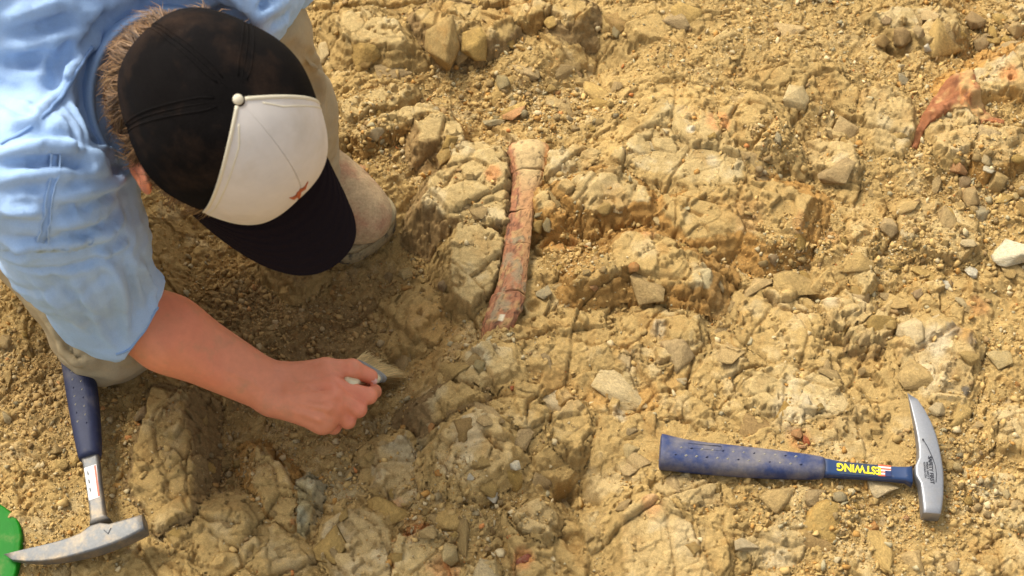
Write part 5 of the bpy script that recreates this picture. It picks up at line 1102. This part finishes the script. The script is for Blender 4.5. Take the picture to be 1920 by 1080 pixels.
# cloth: broad slack, gathered folds and the folds seen in the photograph
V = V+N*(.005*fbm(V[:, 0]*8, V[:, 1]*8, V[:, 2]*8, s=41, o=2))[:, None]
ra = V@np.array([.75, -.55, .3]); rb = V@np.array([.5, .8, -.2]); rc = V@np.array([-.2, .3, .9])
rid = fbm(ra*10+3*fbm(rb*9, rc*9, s=46, o=2), rb*30, rc*30, s=44, o=3); rid2 = fbm(ra*40+2*rb*9, rb*22, rc*44, s=47, o=2)
V = V+N*(.0058*(.35-np.abs(rid)*1.6)*sstep(-.3, .25, fbm(ra*6, rb*6, rc*6, s=48, o=2))+.0024*(.3-np.abs(rid2)*1.4))[:, None]
FOLDS = [([(0,285),(60,272),(130,276),(200,288),(238,292)], .010, .014), ([(0,312),(70,304),(150,306),(225,318)], .010, -.014),
 ([(20,95),(90,72),(160,75)], .012, .010), ([(60,60),(120,38),(200,36)], .012, -.008), ([(112,170),(140,120),(170,85),(195,55)], .012, .011), ([(95,170),(110,120),(140,80)], .012, -.012),
 ([(0,210),(30,235),(62,226),(110,168)], .009, .007), ([(0,185),(30,205),(55,215)], .008, -.007), ([(30,180),(48,205),(66,222)], .006, -.006),
 ([(0,450),(60,470),(130,462),(200,440),(232,405)], .010, .013), ([(0,478),(60,494),(140,485),(215,450)], .010, -.012),
 ([(110,372),(160,360),(215,345),(245,330)], .009, .008), ([(105,392),(165,385),(220,362)], .008, -.009), ([(100,425),(150,418),(205,400)], .008, .007), ([(105,442),(160,436),(200,420)], .007, -.006),
 ([(0,360),(40,350),(85,352)], .009, -.007), ([(0,400),(40,398),(80,395)], .010, .008),
 ([(180,480),(215,470),(240,450)], .007, .008), ([(130,500),(160,560),(190,620),(215,655)], .008, .006), ([(205,480),(225,540),(235,600),(240,640)], .009, .009), ([(232,480),(250,530),(262,585)], .008, -.008), ([(262,490),(290,540),(305,580)], .008, .007),
 ([(60,520),(110,575),(160,620)], .010, .006), ([(90,510),(140,560),(180,600)], .008, -.006), ([(20,500),(90,505),(160,498),(220,470)], .007, -.007),
 ([(330,20),(380,8),(430,10)], .012, .008), ([(480,40),(510,20),(545,-5)], .009, .008), ([(455,35),(490,10),(520,-20)], .008, -.007), ([(495,62),(520,45),(548,20)], .007, -.006), ([(260,15),(330,-5),(400,-20)], .014, -.008),
 ([(0,40),(50,20),(120,0)], .016, .010), ([(0,120),(60,110),(100,120)], .014, -.008), ([(120,215),(140,240),(150,280)], .007, -.005), ([(135,190),(150,225),(165,270)], .006, .005)]
for pts, wd, dp in FOLDS: V = fold(V, normals(V, Fq), pts, wd*.55, dp*.85)
V = relax(V, Fq, 1, .4); N = normals(V, Fq)
shirt = mesh_np('shirt', V, Fq, M_SHIRT, smooth=True); keep_world(shirt, person); shirt.name = 'shirt'
def strip(name, pts, width, m, lift=.0016, thick=.0016):
    """A flat seam or tape following the cloth."""
    L = trace(V, N, pts); L = np.array([np.interp(np.linspace(0, 1, 60), np.linspace(0, 1, len(L)), L[:, i]) for i in range(3)]).T
    for _ in range(3): L[1:-1] = (L[:-2]+L[1:-1]*2+L[2:])/4
    k = np.array([np.argmin(((V-p)**2).sum(1)) for p in L]); L = .25*L+.75*V[k]; Nn = N[k]
    for _ in range(4): L[1:-1] = (L[:-2]+L[1:-1]*2+L[2:])/4; Nn[1:-1] = (Nn[:-2]+Nn[1:-1]*2+Nn[2:])/4
    rings = []
    for i in range(len(L)):
        d = L[min(i+1, 59)]-L[max(i-1, 0)]; s = np.cross(d, Nn[i]); s /= np.linalg.norm(s)+1e-9; w_ = width/2; rings.append([L[i]-s*w_-Nn[i]*.001, L[i]-s*w_+Nn[i]*lift, L[i]+s*w_+Nn[i]*lift, L[i]+s*w_-Nn[i]*.001])
    v, f_ = loft(rings); o = py_mesh(name, v, f_, m, None, True); o.parent = shirt; o.matrix_parent_inverse = shirt.matrix_world.inverted(); return o
bpy.context.view_layer.update()
strip('sleeve_seam', [(106,292),(100,340),(90,390),(82,430),(78,458)], .0085, M_SEAM, .0012)
strip('stitching', [(97,292),(92,340),(82,390),(74,430),(71,458)], .0012, M_SHIRT, .0020)
strip('stitching', [(112,292),(107,340),(97,390),(89,430),(85,458)], .0012, M_SHIRT, .0020)
strip('yoke_seam', [(0,272),(40,250),(85,215),(120,180),(150,130),(172,85)], .0040, M_SEAM, .0012)
strip('cuff_hem', [(216,664),(240,655),(275,630),(305,600),(318,582)], .0030, M_SEAM, .0012)
# collar: a folded band round the back of the neck
rings = []; ncol = 46
for i in range(ncol+1):
    a = math.radians(-92+210*i/ncol); ct, st_ = -math.cos(a), math.sin(a)
    def cp_(r, h, s_=0): 
        q_ = hp(-.040+ct*r*1.0+s_, st_*r*.98, h-.010*ct); return q_
    rings.append([cp_(.084, -.128), cp_(.0865, -.085), cp_(.0895, -.070), cp_(.0945, -.069), cp_(.100, -.080), cp_(.116, -.112), cp_(.113, -.116), cp_(.098, -.092), cp_(.0925, -.083), cp_(.089, -.128)])
v, f_ = loft(rings); col_ = py_mesh('collar', v, f_, M_SHIRT, None, True); sb = col_.modifiers.new('s', 'SUBSURF'); sb.levels = sb.render_levels = 1; col_.parent = shirt; col_.matrix_parent_inverse = shirt.matrix_world.inverted()

# ------------------------------------------------------------------ trousers and boots
M_KHAKI = mat('khaki_cotton', (.36, .285, .17), rough=.9, spec=.15, mix2=((.33, .22, .09), 12, .5, .7, .5), noise=[(700, .9, 1.08), (18, .88, 1.08)], bumps=[(2200, .0003, .6), (130, .001, .5)])
KR = P(200, 624, .035); KL = P(452, 72, .33); AL = P(556, 350, .045)
f = Field([-.92, -.26, -.14], [-.10, .52, .52], .0042)
f.ell(HIPC+np.array([-.01, 0, 0]), (acr, np.cross(up_, acr), up_), (.165, .135, .12), .05)
f.cap(HIPR, KR+np.array([0, .01, .02]), .098, .062, .03); f.cap(HIPL, KL, .098, .072, .03)
f.ell(KR, np.eye(3), (.064, .062, .056), .02)
AR = np.array([-.66, .16, -.005]); f.cap(KR+np.array([0, .02, 0]), AR, .058, .048, .02)
KM = P(526, 205, .18); f.cap(KL, KM, .070, .064, .02); f.cap(KM, AL, .064, .056, .02)
V, Fq = f.mesh(); V = relax(V, Fq, 3, .5); N = normals(V, Fq)
V = V+N*(.005*fbm(V[:, 0]*12, V[:, 1]*12, V[:, 2]*12, s=61, o=2)+.0045*(.3-1.5*np.abs(fbm(V[:, 0]*16+V[:, 2]*8, V[:, 1]*16, V[:, 2]*34, s=64, o=3)))+.002*(.3-np.abs(fbm(V[:, 0]*40, V[:, 1]*40, V[:, 2]*60, s=66, o=2))))[:, None]
for pts, wd, dp in [([(560,100),(585,125),(600,150),(612,190)], .006, .006), ([(575,95),(600,128),(612,155)], .005, -.006), ([(600,150),(580,175),(560,185)], .005, -.005), ([(540,80),(575,110),(590,150),(598,210)], .007, -.006), ([(610,190),(600,230),(605,270)], .006, .005),
                    ([(90,600),(125,655),(160,685)], .008, .008), ([(115,640),(140,665),(158,678)], .006, -.010), ([(150,640),(200,680),(250,695)], .008, -.005), ([(130,560),(180,620),(240,670)], .010, .006), ([(80,560),(110,620),(140,650)], .008, -.005)]:
    V = fold(V, normals(V, Fq), pts, wd, dp)
N = normals(V, Fq); tr = mesh_np('trousers', V, Fq, M_KHAKI, smooth=True); keep_world(tr, person)
M_SUEDE = mat('dusty_suede', (.47, .32, .165), rough=.95, spec=.15, mix2=((.34, .16, .085), 24, .48, .64, .75), noise=[(300, .75, 1.15), (45, .78, 1.15)], bumps=[(700, .0006, .8), (120, .0012, .6)])
M_SOLE = mat('dusty_rubber_sole', (.30, .23, .12), rough=.95, spec=.1, mix2=((.06, .055, .045), 70, .5, .60, .85), noise=[(200, .8, 1.1)], bumps=[(500, .001, .8)])
def boot(heel, toe, z, up_dir, label=None):
    """Rounded toe boot: sole and welt swept from a footprint, upper from blended solids, laces."""
    heel, toe = np.array(heel), np.array(toe); d = toe-heel; L_ = np.linalg.norm(d); d = d/L_; n = np.array(up_dir, float); n -= d*(n@d); n /= np.linalg.norm(n); s = np.cross(n, d); root = empty('boot', tuple(heel))
    def bp_(a, b, c): return heel+d*a*L_+s*b+n*c
    FP = [(0, 0), (.02, .026), (.12, .036), (.35, .034), (.55, .044), (.72, .053), (.84, .054), (.93, .046), (.98, .030), (1.0, 0), (.98, -.030), (.93, -.045), (.84, -.051), (.72, -.049), (.55, -.040), (.35, -.033), (.12, -.036), (.02, -.026)]
    FPn = np.array(FP); tt = np.linspace(0, len(FP), 73)[:-1]; FPs = np.stack([np.interp(tt, np.arange(len(FP)+1), np.r_[FPn[:, i], FPn[0, i]]) for i in (0, 1)], 1)
    for _ in range(3): FPs = (np.roll(FPs, 1, 0)+2*FPs+np.roll(FPs, -1, 0))/4
    def ring(k, h): return [bp_(.5+(a-.5)*k, b*k, h) for a, b in FPs]
    vv_, ff_ = loft([ring(.97, .0), ring(1.0, .004), ring(1.0, .019), ring(.985, .0205), ring(.965, .021), ring(.965, .0235), ring(1.01, .025), ring(1.015, .031), ring(.99, .033), ring(.93, .033)])
    so = py_mesh('sole', vv_, ff_, M_SOLE, None, True); keep_world(so, root)
    g = Field(np.minimum(heel, toe)-.12, np.maximum(heel, toe)+.20, .0034)
    g.ell(bp_(.765, .002, .047), (d, s, n), (.052, .041, .029), .012); g.ell(bp_(.60, .001, .052), (d, s, n), (.072, .039, .036), .03); g.cap(bp_(.5, 0, .052), bp_(.22, 0, .080), .038, .040, .03); g.cap(bp_(.17, 0, .035), bp_(.16, 0, .10), .036, .043, .03); g.cap(bp_(.16, 0, .10), bp_(.15, 0, .15), .044, .046, .02)
    g.cap(bp_(.15, 0, .17), bp_(.15, 0, .12), .036, .036, .003, 'sub')
    vb, F2 = g.mesh(); vb = relax(vb, F2, 2, .5); nb = normals(vb, F2)
    m_ = (vb-heel)@n; vb = vb+nb*(.0012*fbm(vb[:, 0]*60, vb[:, 1]*60, vb[:, 2]*60, s=81, o=3))[:, None]
    da = np.abs(((vb-heel)@d)/L_-.70)*L_; vb = vb-nb*(.0012*np.exp(-(da/.0022)**2))[:, None]; rt_ = np.abs(((vb-heel)@n)-.040); vb = vb+nb*(.0010*np.exp(-(rt_/.0016)**2))[:, None]
    up = mesh_np('upper', vb, F2, M_SUEDE, smooth=True); keep_world(up, root)
    for k in range(4):
        a = .52-.09*k; c_ = [bp_(a+.02*math.sin(t*3), .022*math.cos(t), .079+.022*(k*.55)+.006*math.sin(t)) for t in np.linspace(.2, math.pi-.2, 9)]
        rings_ = [[p+(n*math.cos(q_)+d*math.sin(q_))*.0016 for q_ in np.linspace(0, 2*math.pi, 7)[:-1]] for p in c_]; lv_, lf_ = loft(rings_); keep_world(py_mesh('lace', lv_, lf_, M_SOLE, None, True), root)
    root.parent = person; root.matrix_parent_inverse = Matrix.Translation(-PL); return root
zb = -.030
boot(P(528, 318, zb), P(709, 474, zb), zb, (0, 0, 1))
boot(np.array([-.70, .235, .06]), np.array([-.62, .14, -.055]), 0, (-.75, .3, -.7))
tag(person, 'crouching person in light blue shirt and black and white cap, brush in hand', 'person')

# ------------------------------------------------------------------ brush in the hand
M_WOOD = mat('cream_brush_handle', (.66, .56, .34), rough=.5, noise=[(200, .92, 1.06)]); M_FER = mat('dull_ferrule', (.27, .26, .23), rough=.55, metal=.2, noise=[(300, .8, 1.1)]); M_BRI = mat('brush_bristle', attr=True, rough=.8)
brush = empty('brush', tuple(P(694, 697, -.006)))
F0, F1 = P(664, 678, -.006), P(724, 713, -.006); fc = (F0+F1)/2; fs_ = (F1-F0)/2; fw = np.linalg.norm(fs_); fs_ /= fw
tipc = P(707, 686, -.038); bd_ = tipc-fc; bd_ -= fs_*(bd_@fs_); BL = np.linalg.norm(bd_); bd_ /= BL; fn = np.cross(fs_, bd_)
def oval(c, a, b): return [c+fs_*a*np.sign(math.cos(t))*abs(math.cos(t))**.6+fn*b*np.sign(math.sin(t))*abs(math.sin(t))**.6 for t in np.linspace(0, 2*math.pi, 25)[:-1]]
v, f_ = loft([oval(fc-bd_*.013, fw*.97, .0058), oval(fc-bd_*.0125, fw, .0062), oval(fc-bd_*.009, fw, .0062), oval(fc-bd_*.0085, fw*.98, .0056), oval(fc-bd_*.0015, fw*.98, .0056), oval(fc-bd_*.001, fw, .0062), oval(fc+bd_*.001, fw, .0060)])
keep_world(py_mesh('ferrule', v, f_, M_FER, None, True), brush)
hx = P(655, 721, .042); hdir = hx-(fc-bd_*.013)
rings = []
for t, a in ((0, .95), (.08, .97), (.2, .90), (.32, .62), (.45, .42), (.6, .34), (.8, .36), (.95, .42), (1.05, .40), (1.13, .26), (1.16, .08)):
    rings.append(oval(fc-bd_*.013+hdir*t, fw*a, .0052+.003*min(1, t)))
v, f_ = loft(rings); keep_world(py_mesh('handle', v, f_, M_WOOD, None, True), brush)
bv_, bf_, bc_ = [], [], []; rg = np.random.default_rng(5)
for i in range(1500):
    a = rg.uniform(-1, 1); b = rg.uniform(-1, 1); p = fc+fs_*a*fw*.95+fn*b*.0048; L_ = BL*rg.uniform(.80, 1.08); e_ = p+bd_*L_+fs_*(a*.006+rg.normal()*.0018)+fn*(b*.005+rg.normal()*.0018); w_ = .00028
    m_ = p*.5+e_*.5+rg.normal(0, .0006, 3); n0 = len(bv_); bv_ += [p+fs_*w_, p-fs_*w_, m_-fs_*w_, m_+fs_*w_, e_+fs_*w_*.4, e_-fs_*w_*.4]
    bf_ += [(n0, n0+1, n0+2, n0+3), (n0+3, n0+2, n0+5, n0+4)]; bc_ += [np.array([.72, .52, .22])*rg.uniform(.6, 1.25)]*6
keep_world(mesh_np('bristles', np.array(bv_), np.array(bf_), M_BRI, smooth=False, col=np.clip(np.array(bc_), 0, 1)), brush)
tag(brush, 'flat paint brush with tan bristles and cream handle held in the hand', 'brush')
